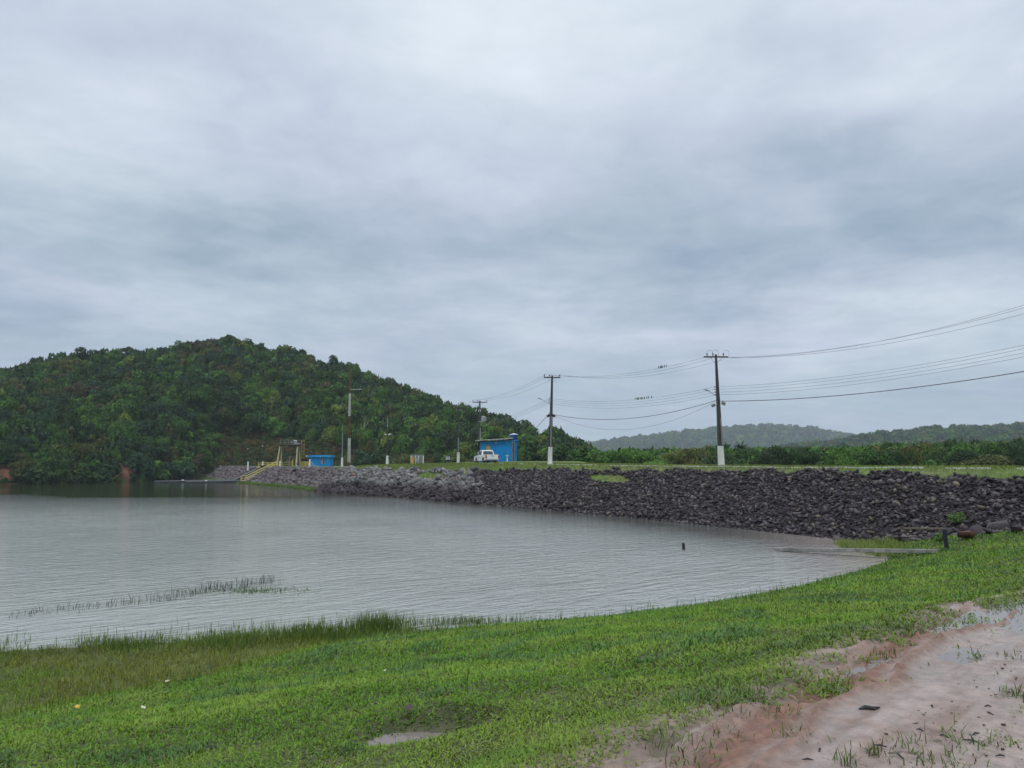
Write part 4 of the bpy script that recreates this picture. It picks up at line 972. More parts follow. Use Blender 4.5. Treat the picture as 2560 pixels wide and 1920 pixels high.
# second pole
e2, b2, h2 = pole_frame('utility_pole', 1375, 1153.5, 1380.4, 939, 84, 'second tall dark utility pole, leaning slightly, white foot standing just right of the blue building', 'utility pole', PG, 0)
concrete_pole(e2, h2, .46, .19, 1.66, R(-8), M['concrete']); ax2 = h2.normalized()
ca2 = crossarm(e2, ax2 * (h2.length - .2), .92, R(4), (-.92, -.30, .92)); rk2 = rack(e2, [ax2 * z + Vector((-.27, -.08, 0)) for z in (6.95, 6.78, 6.6, 6.42)])
lamp_arm(e2, ax2 * 6.3 + Vector((-.12, 0, 0)), ax2 * 6.85 + Vector((-1.15, -.1, 0))); flood(e2, ax2 * 5.05 + Vector((-.3, 0, 0)), -1, M['concrete']); flood(e2, ax2 * 5.05 + Vector((.3, 0, 0)), 1, M['concrete'])
MB().tube([ax2 * 1.7 + Vector((.03, -.2, 0)), ax2 * 5.0 + Vector((.0, -.15, 0))], .05, 7).build('cable_duct', M['grey'], e2)
# transformer pole
e1, b1, h1 = pole_frame('utility_pole', 1198, 1156, 1199.6, 1001.5, 117, 'utility pole with grey transformer standing behind the white pickup at the blue building', 'utility pole', PG, 0)
concrete_pole(e1, h1, .44, .2, 1.6, R(-5), M['concrete']); ax1 = h1.normalized()
ca1 = crossarm(e1, ax1 * (h1.length - .25), 1.12, R(4), (-.92, -.3, .92))
a = MB(); a.box(ax1 * (h1.length - 1.35) + Vector((.35, 0, 0)), (.9, .1, .1)); br = a.build('bracket', M['timber'], e1)
for q in (-.55, -.12, .12): mb = MB(); mb.box(ax1 * (h1.length - 1.5) + Vector((q, -.15, 0)), (.07, .07, .42), (0, R(20), 0)); mb.build('fuse_holder', M['white'], br)
c = ax1 * (h1.length - 2.75) + Vector((.58, -.1, 0)); mb = MB(); mb.lathe(c, [(.30, -.42), (.33, -.38), (.33, .30), (.25, .36), (.12, .38)], 14)
for k in range(7): mb.box(c + Vector((math.cos(k * .5 - 1.6) * .38, math.sin(k * .5 - 1.6) * .38, -.06)), (.14, .03, .5), (0, 0, k * .5 - 1.6))
tr = mb.build('transformer', M['steel'], e1)
for q in (-.14, .02, .16): mb = MB(); mb.lathe(c + Vector((q, 0, .36)), [(.03, 0), (.045, .06), (.03, .12), (.02, .2)], 7); mb.build('bushing', M['porcelain'], tr)
mb = MB(); mb.box(ax1 * (h1.length - 3.22) + Vector((.25, -.1, 0)), (1.0, .25, .07)); mb.build('platform', M['steel'], e1); rk1 = rack(e1, [ax1 * z + Vector((-.2, -.1, 0)) for z in (6.2, 6.0, 5.8, 5.6)])
MB().tube([ax1 * .3 + Vector((.12, -.2, 0)), ax1 * 5.2 + Vector((.12, -.15, 0))], .055, 7).build('cable_duct', M['grey'], e1)
# fourth
e0, b0_, h0 = pole_frame('utility_pole', 1145.5, 1158, 1146.5, 1018, 129, 'shorter dark utility pole with white foot, left of the white pickup', 'utility pole', PG, 0)
concrete_pole(e0, h0, .46, .2, 1.8, R(5), M['concrete']); ax0 = h0.normalized(); ca0 = crossarm(e0, ax0 * (h0.length - .22), 1.25, R(5), (-.9, -.5, .88))
mb = MB(); mb.box(ax0 * (h0.length - .45) + Vector((.95, 0, 0)), (.42, .2, .2)); mb.build('switch_box', M['timber'], e0)
MB().tube([ax0 * 1.8 + Vector((.03, -.2, 0)), ax0 * 4.2 + Vector((.0, -.15, 0))], .055, 7).build('cable_duct', M['grey'], e0)
# slim lamp posts along the far crest
LG = 'slim lamp posts with white painted feet along the far crest'
def lamp_post(pxb, pyb, pxt, pyt, pyw, Y, label, twin=None, single=None, tip=False, r=.10):
    e, b, h = pole_frame('lamp_post', pxb, pyb, pxt, pyt, Y, label, 'lamp post', LG, 0); ax = h.normalized(); w = at_y(pxb, pyw, Y).z - b.z; L = h.length
    MB().tube([-ax * .4, ax * w], [.24, .20], 8).build('painted_foot', M['white'], e); k = .78 if tip else 1
    MB().tube([ax * w, ax * L * k], [r, r * .75], 7).build('shaft', M['concrete'] if not single == 'steel' else M['steel'], e)
    if tip: MB().tube([ax * L * k, ax * L], [r * .8, r * .7], 7).build('tip', M['conc_lt'], e)
    if twin:
        z = at_y(pxb, twin, Y).z - b.z
        for s in (-1, 1): mb = MB(); mb.box(ax * z + Vector((.3 * s, -.05, 0)), (.34, .2, .16), (0, R(-18) * s, 0), .8); mb.build('lamp_head', M['white'], e, bevel=.02)
    if single and single != 'steel':
        z = at_y(pxb, single, Y).z - b.z; mb = MB(); mb.box(ax * z + Vector((-.12, -.05, 0)), (.3, .2, .14), None, .8); mb.build('lamp_head', M['white'], e, bevel=.02)
    return e, b, h
ep, bp, hp = lamp_post(968, 1166, 969, 1040.5, 1139, 125, 'slim dark lamp post with twin white lamps, right of the lattice mast', twin=1086, tip=True)
lamp_post(855, 1165, 856.5, 1061, 1144, 152, 'slim pale lamp post close to the left of the lattice mast', tip=True, single='steel', r=.07)
lamp_post(774.3, 1166, 775.5, 1074, 1148, 174, 'slim dark lamp post standing in front of the small blue hut', tip=False, r=.10)
lamp_post(657, 1166, 658.3, 1095, 1153.5, 186, 'thin lamp post rising behind the left end of the yellow fence', single=1115, r=.06)
lamp_post(620, 1167, 621, 1119, 1154, 190, 'short thin lamp post at the far left end of the crest', single=1122, r=.06)

# lattice radio mast
b = ground_at(at_y(873, 1163, 160)); t = at_y(875.3, 925, 160); e = empty('radio_mast', b, 0, 'tall slender lattice mast banded rusty and white with a side boom', 'radio mast'); H = t - b; L = H.length; ax = H.normalized()
bands = [(0, .045, 'rust'), (.045, .29, 'white'), (.29, .52, 'rust'), (.52, .755, 'white'), (.755, 1.0, 'rust')]
for a0, a1, mm in bands:
    mb = MB(); n = max(3, int((a1 - a0) * 34)); w = lambda f: .30 - .20 * f
    cor = [(math.cos(q), math.sin(q)) for q in (R(200), R(320), R(80))]
    P = lambda f, k: ax * (f * L) + Vector((cor[k][0] * w(f), cor[k][1] * w(f), 0))
    for k in range(3): mb.tube([P(a0, k), P(a1, k)], .055, 5)
    for i in range(n):
        f0, f1 = a0 + (a1 - a0) * i / n, a0 + (a1 - a0) * (i + 1) / n
        for k in range(3): mb.tube([P(f0, k), P(f1, (k + 1) % 3)], .028, 4); mb.tube([P(f1, k), P(f1, (k + 1) % 3)], .028, 4)
    mb.build('lattice_section', M[mm], e, label=('rusty lattice band' if mm == 'rust' else 'white painted lattice band'))
MB().tube([ax * L, ax * (L * 1.055)], [.03, .012], 5).build('antenna', M['rust'], e); q = ax * (L * .795); MB().tube([q, q + Vector((2.5, -.2, .05))], .04, 6).build('boom', M['white'], e)

# ------------------------------------------------------------------ cables and birds
def span(p, q, sag, r, label, group, n=22):
    pts = [p.lerp(q, i / n) - Vector((0, 0, sag * 4 * (i / n) * (1 - i / n))) for i in range(n + 1)]
    mb = MB(); c = pts[n // 2]; mb.tube([x - c for x in pts], r, 5); o = mb.build('cable', M['wire'], smooth=True); o.location = c; tag(o, label, 'cable', group); return pts
G1, G2 = 'cables between the poles', 'cables running out of the right of the picture'
W3 = [p + b3 for p in ca3]; W2 = [p + b2 for p in ca2]; W1 = [p + b1 for p in ca1]; W0 = [p + b0_ for p in ca0]
names = ['leftmost', 'middle', 'right-hand']
low = Vector((0, 0, -.34))
top23 = [span(W2[i], W3[i] + low + Vector((-.1 * (2 - i), 0, -.1 * i)), .80 + .06 * i, .010, f'{["upper","middle","lower"][i]} high-voltage wire sagging between the two nearest poles', G1) for i in range(3)]
R3 = [p + b3 for p in rk3]; R2 = [p + b2 for p in rk2]; R1 = [p + b1 for p in rk1]
ordn = ['topmost', 'second', 'third', 'lowest']
low23 = [span(R2[i], R3[i], .72 + .03 * i, .010, f'{ordn[i]} of the four thin wires halfway up between the two nearest poles', G1) for i in range(4)]
c3, c2 = b3 + ax3 * 5.55 + Vector((-.2, -.05, 0)), b2 + ax2 * 5.25 + Vector((0, -.05, 0))
span(c2, c3, 1.05, .026, 'thick black cable sagging between the two nearest poles', G1); span(c2 + Vector((.2, 0, -.1)), c3 + Vector((0, 0, -.08)), 2.0, .012, 'lowest slack thin wire between the two nearest poles', G1)
# the next pole stands outside the picture, to the right along the crest
N4 = Vector((34.0, 40.0, 0))
def edge_pt(py, Y): return at_y(2640, py, Y)
for i, (py) in enumerate((738, 747, 763)):
    span(W3[2 if i == 0 else i - 1 if i else 0] + Vector((.55 - .12 * i, 0, -.40 + .02 * i)), edge_pt(py, 44), .86 + .02 * i, .010, f'{["upper","middle","lower"][i]} of the three high wires leaving the nearest pole to the right', G2)
for i, py in enumerate((846, 855, 866, 876)): span(R3[i] + Vector((.45, 0, 0)), edge_pt(py, 44), .52, .010, f'{ordn[i]} of the four wires leaving the nearest pole to the right', G2)
span(b3 + ax3 * 5.5 + Vector((.2, 0, 0)), edge_pt(915, 44), .50, .030, 'thick black cable leaving the nearest pole to the right', G2)
for i in range(3): span(W1[i], W2[i] + low * .3, .55, .010, f'{names[i]} high wire from the transformer pole to the second pole', G1)
for i in range(3): span(W0[i], W1[i], .3, .010, f'{names[i]} high wire between the transformer pole and the shorter pole left of the pickup', G1)
for i in range(4): span(R1[i], R2[i], .55, .010, f'{ordn[i]} of the four low wires from the transformer pole to the second pole', G1)
BL = at_y(1296, 1098, 114); span(Vector((BL.x, BL.y, BL.z - .6)), b2 + ax2 * 5.4 + Vector((-.15, 0, 0)), .25, .026, 'black supply cable from the second pole down to the blue building', G1)
span(bp + hp.normalized() * 5.3, b0_ + ax0 * 5.6, 1.1, .010, 'slack wire from the twin lamp post to the shorter pole left of the pickup', G1)
def bird_mesh():
    mb = MB(); mb.lathe((0, 0, 0), [(.012, -.01), (.05, .03), (.062, .09), (.05, .15), (.03, .185), (.042, .215), (.035, .25), (.008, .268)], 8)
    mb.box((0, .05, .0), (.04, .05, .17), (R(28), 0, 0)); mb.tube([(0, -.03, .232), (0, -.085, .225)], [.014, .003], 5)
    for s in (-1, 1): mb.tube([(.02 * s, 0, .02), (.02 * s, -.005, -.03)], .006, 4)
    return mb
bird0 = bird_mesh().build('bird', M['bird'], smooth=True); nb = 0
def put_bird(p, label, grp):
    global nb
    o = bird0 if nb == 0 else bird0.copy()
    if nb: COL.objects.link(o)
    nb += 1; o.location = p + Vector((0, 0, .03)); o.rotation_euler = (0, 0, random.uniform(0, 6.28)); s = random.uniform(.6, .75); o.scale = (s, s, s); tag(o, label, 'bird', grp)
def on_wire(pts, px):
    for a, b in zip(pts[:-1], pts[1:]):
        pa, pb = project(*a)[0], project(*b)[0]
        if pa <= px <= pb: return a.lerp(b, (px - pa) / (pb - pa))
for px in (1647, 1651, 1653.5, 1656, 1661, 1665.5): put_bird(on_wire(top23[0], px), 'small black bird in the short row on the high wire by the nearest pole', 'birds on the high wire')
for px in (1588, 1592, 1594.5, 1597, 1601.5, 1604, 1606.5, 1611, 1617, 1621, 1629): put_bird(on_wire(low23[0], px), 'small black bird in the long row on the lower wires between poles', 'birds on the lower wires')

# ------------------------------------------------------------------ white pickup
def pickup():
    p = at_y(1215.5, 1159, 105); g = ground_at(p); e = empty('pickup_truck', g, R(20), 'white double-cab pickup parked on the grass in front of the blue building', 'pickup truck')
    Lh, Wd = 2.66, .93                                            # half length (front is +y), half width
    wr = .385; fy, ry = 1.62, -1.46
    def arch(c): return [(c + math.cos(t) * .47, .40 + math.sin(t) * .47) for t in np.linspace(math.pi, 0, 9)]
    low = [(-Lh, .55), (-Lh + .05, .50)] + [(ry - .47, .36)] + arch(ry)[1:-1] + [(ry + .47, .36), (fy - .47, .36)] + arch(fy)[1:-1] + [(fy + .47, .36), (Lh - .08, .40), (Lh, .62), (Lh - .06, .88), (Lh - .32, 1.02), (1.28, 1.12), (1.0, 1.14), (-.62, 1.14), (-.66, 1.16), (-Lh, 1.18)]
    mb = MB(); mb.prism(low, 0, -Wd, Wd); body = mb.build('body', M['carwhite'], e, bevel=.03)
    # cab with tapered glasshouse
    prof = [(1.30, 1.10), (.62, 1.70), (.30, 1.80), (-.40, 1.81), (-.66, 1.74), (-.92, 1.12)]
    mb = MB(); vs = []; n = len(prof)
    for s in (-1, 1):
        for y, z in prof: vs.append((s * (Wd - .02 - (z - 1.1) * .27), y, z))
    mb.add(vs, [tuple(range(n)), tuple(range(n, 2 * n))] + [(i, (i + 1) % n, n + (i + 1) % n, n + i) for i in range(n)]); mb.build('cab', M['carwhite'], e, bevel=.03)
    X = lambda z, o=.006: Wd - .02 - (z - 1.1) * .27 + o
    for s in (-1, 1):
        for poly in ([(.98, 1.18), (.58, 1.62), (.24, 1.70), (.20, 1.18)], [(.10, 1.18), (.14, 1.70), (-.40, 1.70), (-.60, 1.20)]):
            mb = MB(); vs = [(s * X(z), y, z) for y, z in poly] + [(s * X(z, -.02), y, z) for y, z in poly]; k = len(poly)
            mb.add(vs, [tuple(range(k)), tuple(range(k, 2 * k))] + [(i, (i + 1) % k, k + (i + 1) % k, k + i) for i in range(k)]); mb.build('side_window', M['glass'], e)
        mb = MB(); mb.box((s * (Wd + .12), .92, 1.2), (.2, .12, .2)); mb.build('wing_mirror', M['black'], e, bevel=.03)
        for yy in (.15, -.62): mb = MB(); mb.box((s * (Wd + .012), yy - .12, .98), (.02, .18, .035)); mb.build('door_handle', M['carwhite'], e)
        mb = MB(); mb.box((s * (Wd - .055), -Lh + .02, .90), (.17, .14, .44)); mb.build('tail_light', M['red'], e, bevel=.03)
        mb = MB(); mb.box((s * .70, Lh - .1, .78), (.36, .2, .16)); mb.build('headlight', M['glass'], e, bevel=.03)
    mb = MB(); vs = [(-.74, -.886, 1.235), (.74, -.886, 1.235), (.62, -.694, 1.695), (-.62, -.694, 1.695)]
    mb.add(vs + [(x, y + .03, z) for x, y, z in vs], [(0, 1, 2, 3), (4, 5, 6, 7), (0, 1, 5, 4), (2, 3, 7, 6), (0, 3, 7, 4), (1, 2, 6, 5)]); mb.build('rear_window', M['glass'], e)
    mb = MB(); vs = [(-.72, 1.20, 1.20), (.72, 1.20, 1.20), (.58, .68, 1.66), (-.58, .68, 1.66)]; vs = [(x, y + .02, z + .01) for x, y, z in vs]
    mb.add(vs + [(x, y - .03, z - .02) for x, y, z in vs], [(0, 1, 2, 3), (4, 5, 6, 7), (0, 1, 5, 4), (2, 3, 7, 6), (0, 3, 7, 4), (1, 2, 6, 5)]); mb.build('windscreen', M['glass'], e)
    mb = MB(); mb.box((0, -Lh - .005, .90), (1.50, .03, .50)); tg = mb.build('tailgate', M['carwhite'], e, bevel=.012); mb = MB(); mb.box((0, -Lh - .022, 1.02), (.34, .02, .07)); mb.build('handle', M['black'], tg)
    mb = MB(); mb.box((0, -1.76, 1.185), (1.6, 1.6, .03)); mb.build('bed_liner', M['black'], e)
    mb = MB(); mb.box((0, -Lh - .08, .50), (1.74, .18, .16)); bp_ = mb.build('bumper', M['grey'], e, bevel=.03); mb = MB(); mb.box((.05, -Lh - .178, .53), (.5, .012, .13)); mb.build('number_plate', M['steel'], bp_)
    mb = MB(); mb.box((0, 0, .38), (1.3, 4.4, .22)); mb.build('chassis', M['black'], e)
    mb = MB(); mb.box((-Wd - .004, .55, .78), (.006, .26, .22)); mb.build('door_emblem', M['grey'], e)
    for s in (-1, 1):
        for y in (fy, ry):
            mb = MB(); mb.tube([(s * (Wd - .25), y, wr), (s * (Wd + .005), y, wr)], wr, 22); w = mb.build('wheel', M['black'], e, bevel=.02); mb = MB(); mb.tube([(s * (Wd + .0), y, wr), (s * (Wd + .016), y, wr)], [.23, .20], 16); mb.build('rim', M['rim'], w)
pickup()

# ------------------------------------------------------------------ blue building, tank, pedestal
def building():
    Y = 112.5; p0, p1 = at_y(1201.5, 1155, Y), at_y(1280, 1155, Y); u = F / Y; L = p1.x - p0.x; g = float(full_z(np.array(p0.x), np.array(Y))) - .25
    e = empty('blue_building', (p0.x, Y, g), R(3), 'bright blue flat-fronted pump house with sloping pale roof behind the pickup', 'building')
    base = at_y(1240, 1156, Y).z - g; hl = at_y(1210, 1104.5, Y).z - g; hr = at_y(1280, 1100, Y).z - g; zr = lambda x: hl + (hr - hl) * x / L
    a = L * .45; mb = MB(); mb.prism([(a, 0), (L, 0), (L, zr(L)), (a, zr(a))], 1, 0, 4.2); mb.build('wall', M['blue'], e)
    mb = MB(); mb.prism([(0, 0), (a, 0), (a, zr(a)), (0, zr(0))], 1, .18, 4.2); mb.build('wall', M['blue_lt'], e, label='slightly set back lighter blue left section of wall')
    mb = MB(); mb.prism([(-.75, zr(-.75) + .17), (L + .1, zr(L) + .22), (L + .1, zr(L) + .30), (-.75, zr(-.75) + .25)], 1, -.55, 4.6); rf = mb.build('roof', M['roof'], e)
    mb = MB(); mb.prism([(-.1, zr(0) + .002), (L, zr(L) + .002), (L, zr(L) + .218), (-.1, zr(0) + .172)], 1, -.05, 4.0)
    for k in range(7): x = -.6 + k * (L + .5) / 6.5; mb.box((x, -.28, zr(x) + .10), (.09, .5, .16))
    mb.build('fascia', M['brown'], rf); mb = MB(); mb.prism([(.9, zr(.9) + .05), (L - .6, zr(L - .6) + .08), (L - .6, zr(L - .6) + .20), (.9, zr(.9) + .17)], 1, -.52, -.46); mb.build('gutter_board', M['conc_lt'], rf)
    pt = lambda px, py: (at_y(px, py, Y).x - p0.x, at_y(px, py, Y).z - g)
    x0, z1 = pt(1216, 1114.5); x1, z0 = pt(1225.2, 1129); mb = MB(); mb.box(((x0 + x1) / 2, .155, (z0 + z1) / 2), (x1 - x0, .06, z1 - z0)); s = mb.build('shutter', M['ochre'], e); mb = MB(); mb.box(((x0 + x1) / 2, .118, (z0 + z1) / 2), (.03, .02, z1 - z0 - .1)); mb.build('shutter_bar', M['yellow'], s)
    for px, py, w in ((1240, 1107, .34), (1266, 1104, .16)):
        x, z = pt(px, py); mb = MB(); mb.box((x, -.08, z), (w, .2, .2), (R(-20), 0, 0), .8); mb.build('wall_lamp', M['steel'], e, bevel=.02)
    x, z = pt(1220.5, 1111); mb = MB(); mb.box((x, .10, z), (.10, .14, .12)); mb.build('wall_lamp', M['steel'], e)
    # tower bay that carries the tank
    xa, xb = pt(1280.5, 1150)[0], pt(1293.5, 1150)[0]; top = pt(1285, 1101.2)[1]
    mb = MB(); mb.box(((xa + xb) / 2 + .02, 2.2, top / 2), (xb - xa, 2.4, top)); mb.build('tank_tower', M['blue'], e)
    mb = MB(); mb.box(((xa + xb) / 2 - .1, 2.2, top + .05), (xb - xa + .5, 2.7, .1)); mb.build('slab', M['blue_lt'], e)
    for px, r_, m in ((1278.5, .045, 'conc_lt'), (1281.6, .085, 'beam'), (1287.7, .04, 'steel')): x = pt(px, 1150)[0]; mb = MB(); mb.tube([(x, .9 if px > 1280 else -.06, 0), (x, .9 if px > 1280 else -.06, top - .03)], r_, 8); mb.build('pipe', M[m], e)
    x = pt(1294.4, 1150)[0]; mb = MB(); mb.tube([(x + .02, 1.0, 0), (x - .02, 1.0, top)], .045, 7); mb.build('pipe', M['black'], e)
    z = pt(1280, 1126.6)[1]; mb = MB(); mb.tube([(xa, .94, z), (xb, .94, z)], .03, 6); mb.build('pipe', M['tankblue'], e)
    x, z = pt(1273.6, 1086); mb = MB(); mb.tube([(x, .3, zr(L) + .2), (x, .3, z)], .035, 6); mb.build('vent_pipe', M['conc_lt'], e)
    # tank, resting on the slab
    c = Vector(((xa + xb) / 2, 2.2, top + .1)); c = Matrix.Rotation(R(3), 3, 'Z') @ c + Vector((p0.x, Y, g)); k = .66
    t = empty('water_tank', c, 0, 'dark blue plastic water tank with pale lid on top of the blue building', 'water tank')
    MB().lathe((0, 0, 0), [(.50, 0), (.52, .05), (.58, .42), (.62, .78), (.64, .80)], 22).build('tank_body', M['tankblue'], t, smooth=False)
    MB().lathe((0, 0, .80), [(.67, 0), (.68, .04), (.52, .12), (.22, .20), (.14, .25), (.05, .26)], 22).build('lid', M['tanklid'], t)
    q = at_y(1268, 1153.5, 111.5); w = empty('pedestal', (q.x, 111.4, float(full_z(np.array(q.x), np.array(111.4)))), 0, 'white T-shaped pedestal standing against the front of the blue building', 'pedestal'); h = at_y(1268, 1138, 111.4).z - w.location.z
    MB().lathe((0, 0, -.1), [(.10, 0), (.085, .2), (.085, h - .05)], 12).build('stem', M['white'], w); MB().lathe((0, 0, h - .16), [(.12, 0), (.23, .05), (.25, .15), (.20, .17)], 14).build('basin', M['white'], w)
    for x in (1278, 1273): pass
building()

# ------------------------------------------------------------------ far crest: hut, fence, gantry, channel, stairs
NA = math.atan2(DN[1], DN[0])                   # local x runs across the dam, away from the lake; local y along it
def DZ(s, n): return float(dam_z(np.array(float(s)), np.array(float(n))))
def at_sn(s, n, dz=0): x, y = dam_xy(s, n); return Vector((x, y, DZ(s, n) + dz))
def hut():
    Y = 176; p = at_y(773, 1166.5, Y); q = at_y(825, 1166.5, Y); g = float(full_z(np.array(p.x), np.array(float(Y)))) - .1; L = q.x - p.x; h = at_y(800, 1143, Y).z - g
    e = empty('hut', (p.x, Y, g), 0, 'small flat-roofed blue hut with one window near the gantry', 'hut')
    pt = lambda px, py: (at_y(px, py, Y).x - p.x, at_y(px, py, Y).z - g); x0, z1 = pt(802, 1146.5); x1, z0 = pt(811, 1159.5)
    mb = MB()
    mb.box(((x0) / 2, 1.5, h / 2), (x0, 3, h)); mb.box(((x1 + L) / 2, 1.5, h / 2), (L - x1, 3, h)); mb.box(((x0 + x1) / 2, 1.5, z0 / 2), (x1 - x0 - .002, 3, z0)); mb.box(((x0 + x1) / 2, 1.5, (z1 + h) / 2), (x1 - x0 - .002, 3, h - z1)); mb.build('wall', M['blue'], e)
    mb = MB(); mb.box((L / 2 - .1, 1.5, h + .23), (L + .85, 3.8, .46)); rf = mb.build('roof', M['blue_lt'], e, bevel=.02)
    mb = MB(); t = .09
    for c, d in ((((x0 + x1) / 2, -.01, z1 - t / 2), (x1 - x0, .1, t)), (((x0 + x1) / 2, -.01, z0 + t / 2), (x1 - x0, .1, t)), ((x0 + t / 2, -.01, (z0 + z1) / 2), (t, .1, z1 - z0 - 2 * t)), ((x1 - t / 2, -.01, (z0 + z1) / 2), (t, .1, z1 - z0 - 2 * t))): mb.box(c, d)
    w = mb.build('window', M['conc_lt'], e); mb = MB(); mb.box(((x0 + x1) / 2 - .12, .12, (z0 + z1) / 2), ((x1 - x0) * .5, .03, z1 - z0 - .1)); mb.build('pane', M['grey'], w); mb = MB(); mb.box(((x0 + x1) / 2, .2, (z0 + z1) / 2), (x1 - x0, .03, z1 - z0)); mb.build('pane', M['glass'], w)
    mb = MB(); mb.box((-.62, -.3, h + .25), (.3, .2, .2), (0, R(20), 0)); mb.build('floodlight', M['white'], rf); mb = MB(); mb.box((L * .55, -.45, h + .1), (.14, .1, .3)); mb.build('wall_lamp', M['steel'], rf)
    r = empty('stair_railing', (p.x + .1, Y - 1.4, g), 0, 'low yellow tube railing in front of the blue hut', 'railing'); mb = MB()
    for x in (0, .55, 1.1): mb.tube([(x, 0, 0), (x, 0, 1.0)], .035, 6)
    for z in (.35, .68, 1.0): mb.tube([(0, 0, z), (1.1, 0, z)], .035, 6)
    mb.tube([(1.1, 0, .45), (2.6, 0, .05)], .035, 6); mb.build('rails', M['yellow_dull'], r)
hut()
def fence_run(name, pts, label, m, h=1.0, mesh=True, step=1.6, rails=(.12, .55, 1.0), r=.05, group=None):
    e = empty(name, pts[0], 0, label, 'railing', group); o = pts[0]; posts = MB(); rl = MB()
    for a, b in zip(pts[:-1], pts[1:]):
        a, b = a - o, b - o; n = max(1, int((b - a).length / step))
        for i in range(n + 1): q = a.lerp(b, i / n); pm = MB(); pm.tube([q, q + Vector((0, 0, h))], r * 1.25, 6); pm.build('post', m, e)
        for z in rails: rl.tube([a + Vector((0, 0, h * z)), b + Vector((0, 0, h * z))], r, 6)
    rl.build('rails', m, e)
    if mesh:
        pm = MB()
        for a, b in zip(pts[:-1], pts[1:]):
            a, b = a - o, b - o; n = max(2, int((b - a).length / .22))
            for i in range(n): q = a.lerp(b, (i + .5) / n); pm.tube([q + Vector((0, 0, .12 * h)), q + Vector((0, 0, h))], .016, 4)
        pm.build('bars', m, e)
    return e
def P_(px, py, Y): return at_y(px, py, Y)
f0 = [P_(645.5, 1167, 187), P_(706, 1167, 182)]; f1 = [P_(706, 1167, 182), P_(731, 1167, 184)]; f2 = [P_(749, 1167, 189), P_(770, 1167, 185)]
fence_run('yellow_fence', f0, 'long yellow railing along the crest left of the gantry', M['yellow_dull'], .98); fence_run('yellow_fence', f1, 'short yellow railing in front of the gantry legs', M['yellow_dull'], 1.1, False); fence_run('yellow_fence', f2, 'short yellow railing between the gantry and the blue hut', M['yellow_dull'], 1.2)
# bridge deck under the fence
a, b = f0[0], f0[1]; d = (b - a); mb = MB(); mb.box((0, .5, -.12), (d.length + 1, 1.4, .24)); o = mb.build('deck', M['yellow_dull']); o.location = (a + b) / 2; o.rotation_euler = (0, 0, math.atan2(d.y, d.x)); tag(o, 'yellow-edged footbridge deck over the intake channel', 'footbridge')
# intake channel: two wet black walls down the slope and out into the lake
def channel_wall(s, n_top, n_low, n_end, label):
    prof = [(n_end, -2.0), (n_top + 1.5, -2.0), (n_top + 1.5, DZ(s, n_top) - .35), (n_top, DZ(s, n_top) + .05), (n_low, .42), (n_end, .30)]
    mb = MB(); mb.prism(prof, 1, -.28, .28); o = mb.build('channel_wall', M['walldark']); mb2 = MB()
    for (n0_, z0), (n1_, z1) in (((n_end, .305), (n_low, .425)), ((n_low, .425), (n_top, DZ(s, n_top) + .055))):
        w = Vector((n1_ - n0_, 0, z1 - z0)); k = w.length; mb2.box(((n0_ + n1_) / 2, 0, (z0 + z1) / 2 + .05), (k, .62, .1), (0, -math.atan2(z1 - z0, n1_ - n0_), 0))
    mb2.build('coping', M['grey'], o); x, y = dam_xy(s, 0); o.location = (x, y, 0); o.rotation_euler = (0, 0, NA); return tag(o, label, 'channel wall', 'walls of the intake channel')
channel_wall(164, 8.2, 1.8, -15.5, 'farther black channel wall running from the crest out into the lake'); channel_wall(156, 8.6, 2.4, -10.0, 'nearer black channel wall running out into the lake below the yellow stairs')
for s, n, lab in ((164, -9.5, 'small pale block on the farther channel wall'), (156, -5.8, 'small pale block on the nearer channel wall')):
    p = at_sn(s, n); mb = MB(); mb.box((0, 0, .09), (.5, .4, .18), None, .8); o = mb.build('block', M['white'], bevel=.02); o.location = (p.x, p.y, .47 if s == 156 else .44); tag(o, lab, 'block')
mb = MB(); mb.box((0, 0, 0), (.5, 7.4, 3.2)); mb.box((-.05, 0, .4), (.5, 3.2, 3.6)); o = mb.build('sluice_gate_wall', M['walldark']); p = at_sn(160, 7.6); o.location = (p.x, p.y, 1.7); o.rotation_euler = (0, 0, NA); tag(o, 'dark end wall of the intake channel under the footbridge', 'wall')
def stairs():
    s = 155.3; A, B = Vector((2.6, 0, .42)), Vector((9.6, 0, DZ(s, 9.6) + .12)); x, y = dam_xy(s, 0); e = empty('stairway', (x, y, 0), NA, 'yellow railed stairway climbing the stone slope beside the channel', 'stairs'); d = B - A
    mb = MB(); mb.box((A + B) / 2, (d.length, 1.0, .22), (0, -math.atan2(d.z, d.x), 0))
    for i in range(16): q = A.lerp(B, (i + .5) / 16); mb.box(q + Vector((0, 0, .14)), (.30, .9, .12))
    mb.box((A.x - .5, 0, .42), (1.1, 1.2, .16)); mb.build('steps', M['beam'], e)
    for k in (-.5, .5):
        mb = MB(); o = Vector((0, k, 0))
        for z in (.55, 1.05): mb.tube([A + o + Vector((-1.0, 0, z)), A + o + Vector((0, 0, z)), B + o + Vector((0, 0, z))], .055, 6)
        for i in range(4): q = A.lerp(B, i / 3) + o; mb.tube([q, q + Vector((0, 0, 1.05))], .06, 6)
        q = A + o + Vector((-1.0, 0, 0)); mb.tube([q, q + Vector((0, 0, 1.05))], .06, 6); mb.build('handrail', M['yellow_dull'], e)
    mb = MB()
    for z in (.55, 1.05): mb.tube([A + Vector((-1, -.5, z)), A + Vector((-1, .5, z))], .055, 6)
    mb.build('handrail', M['yellow_dull'], e)
stairs()
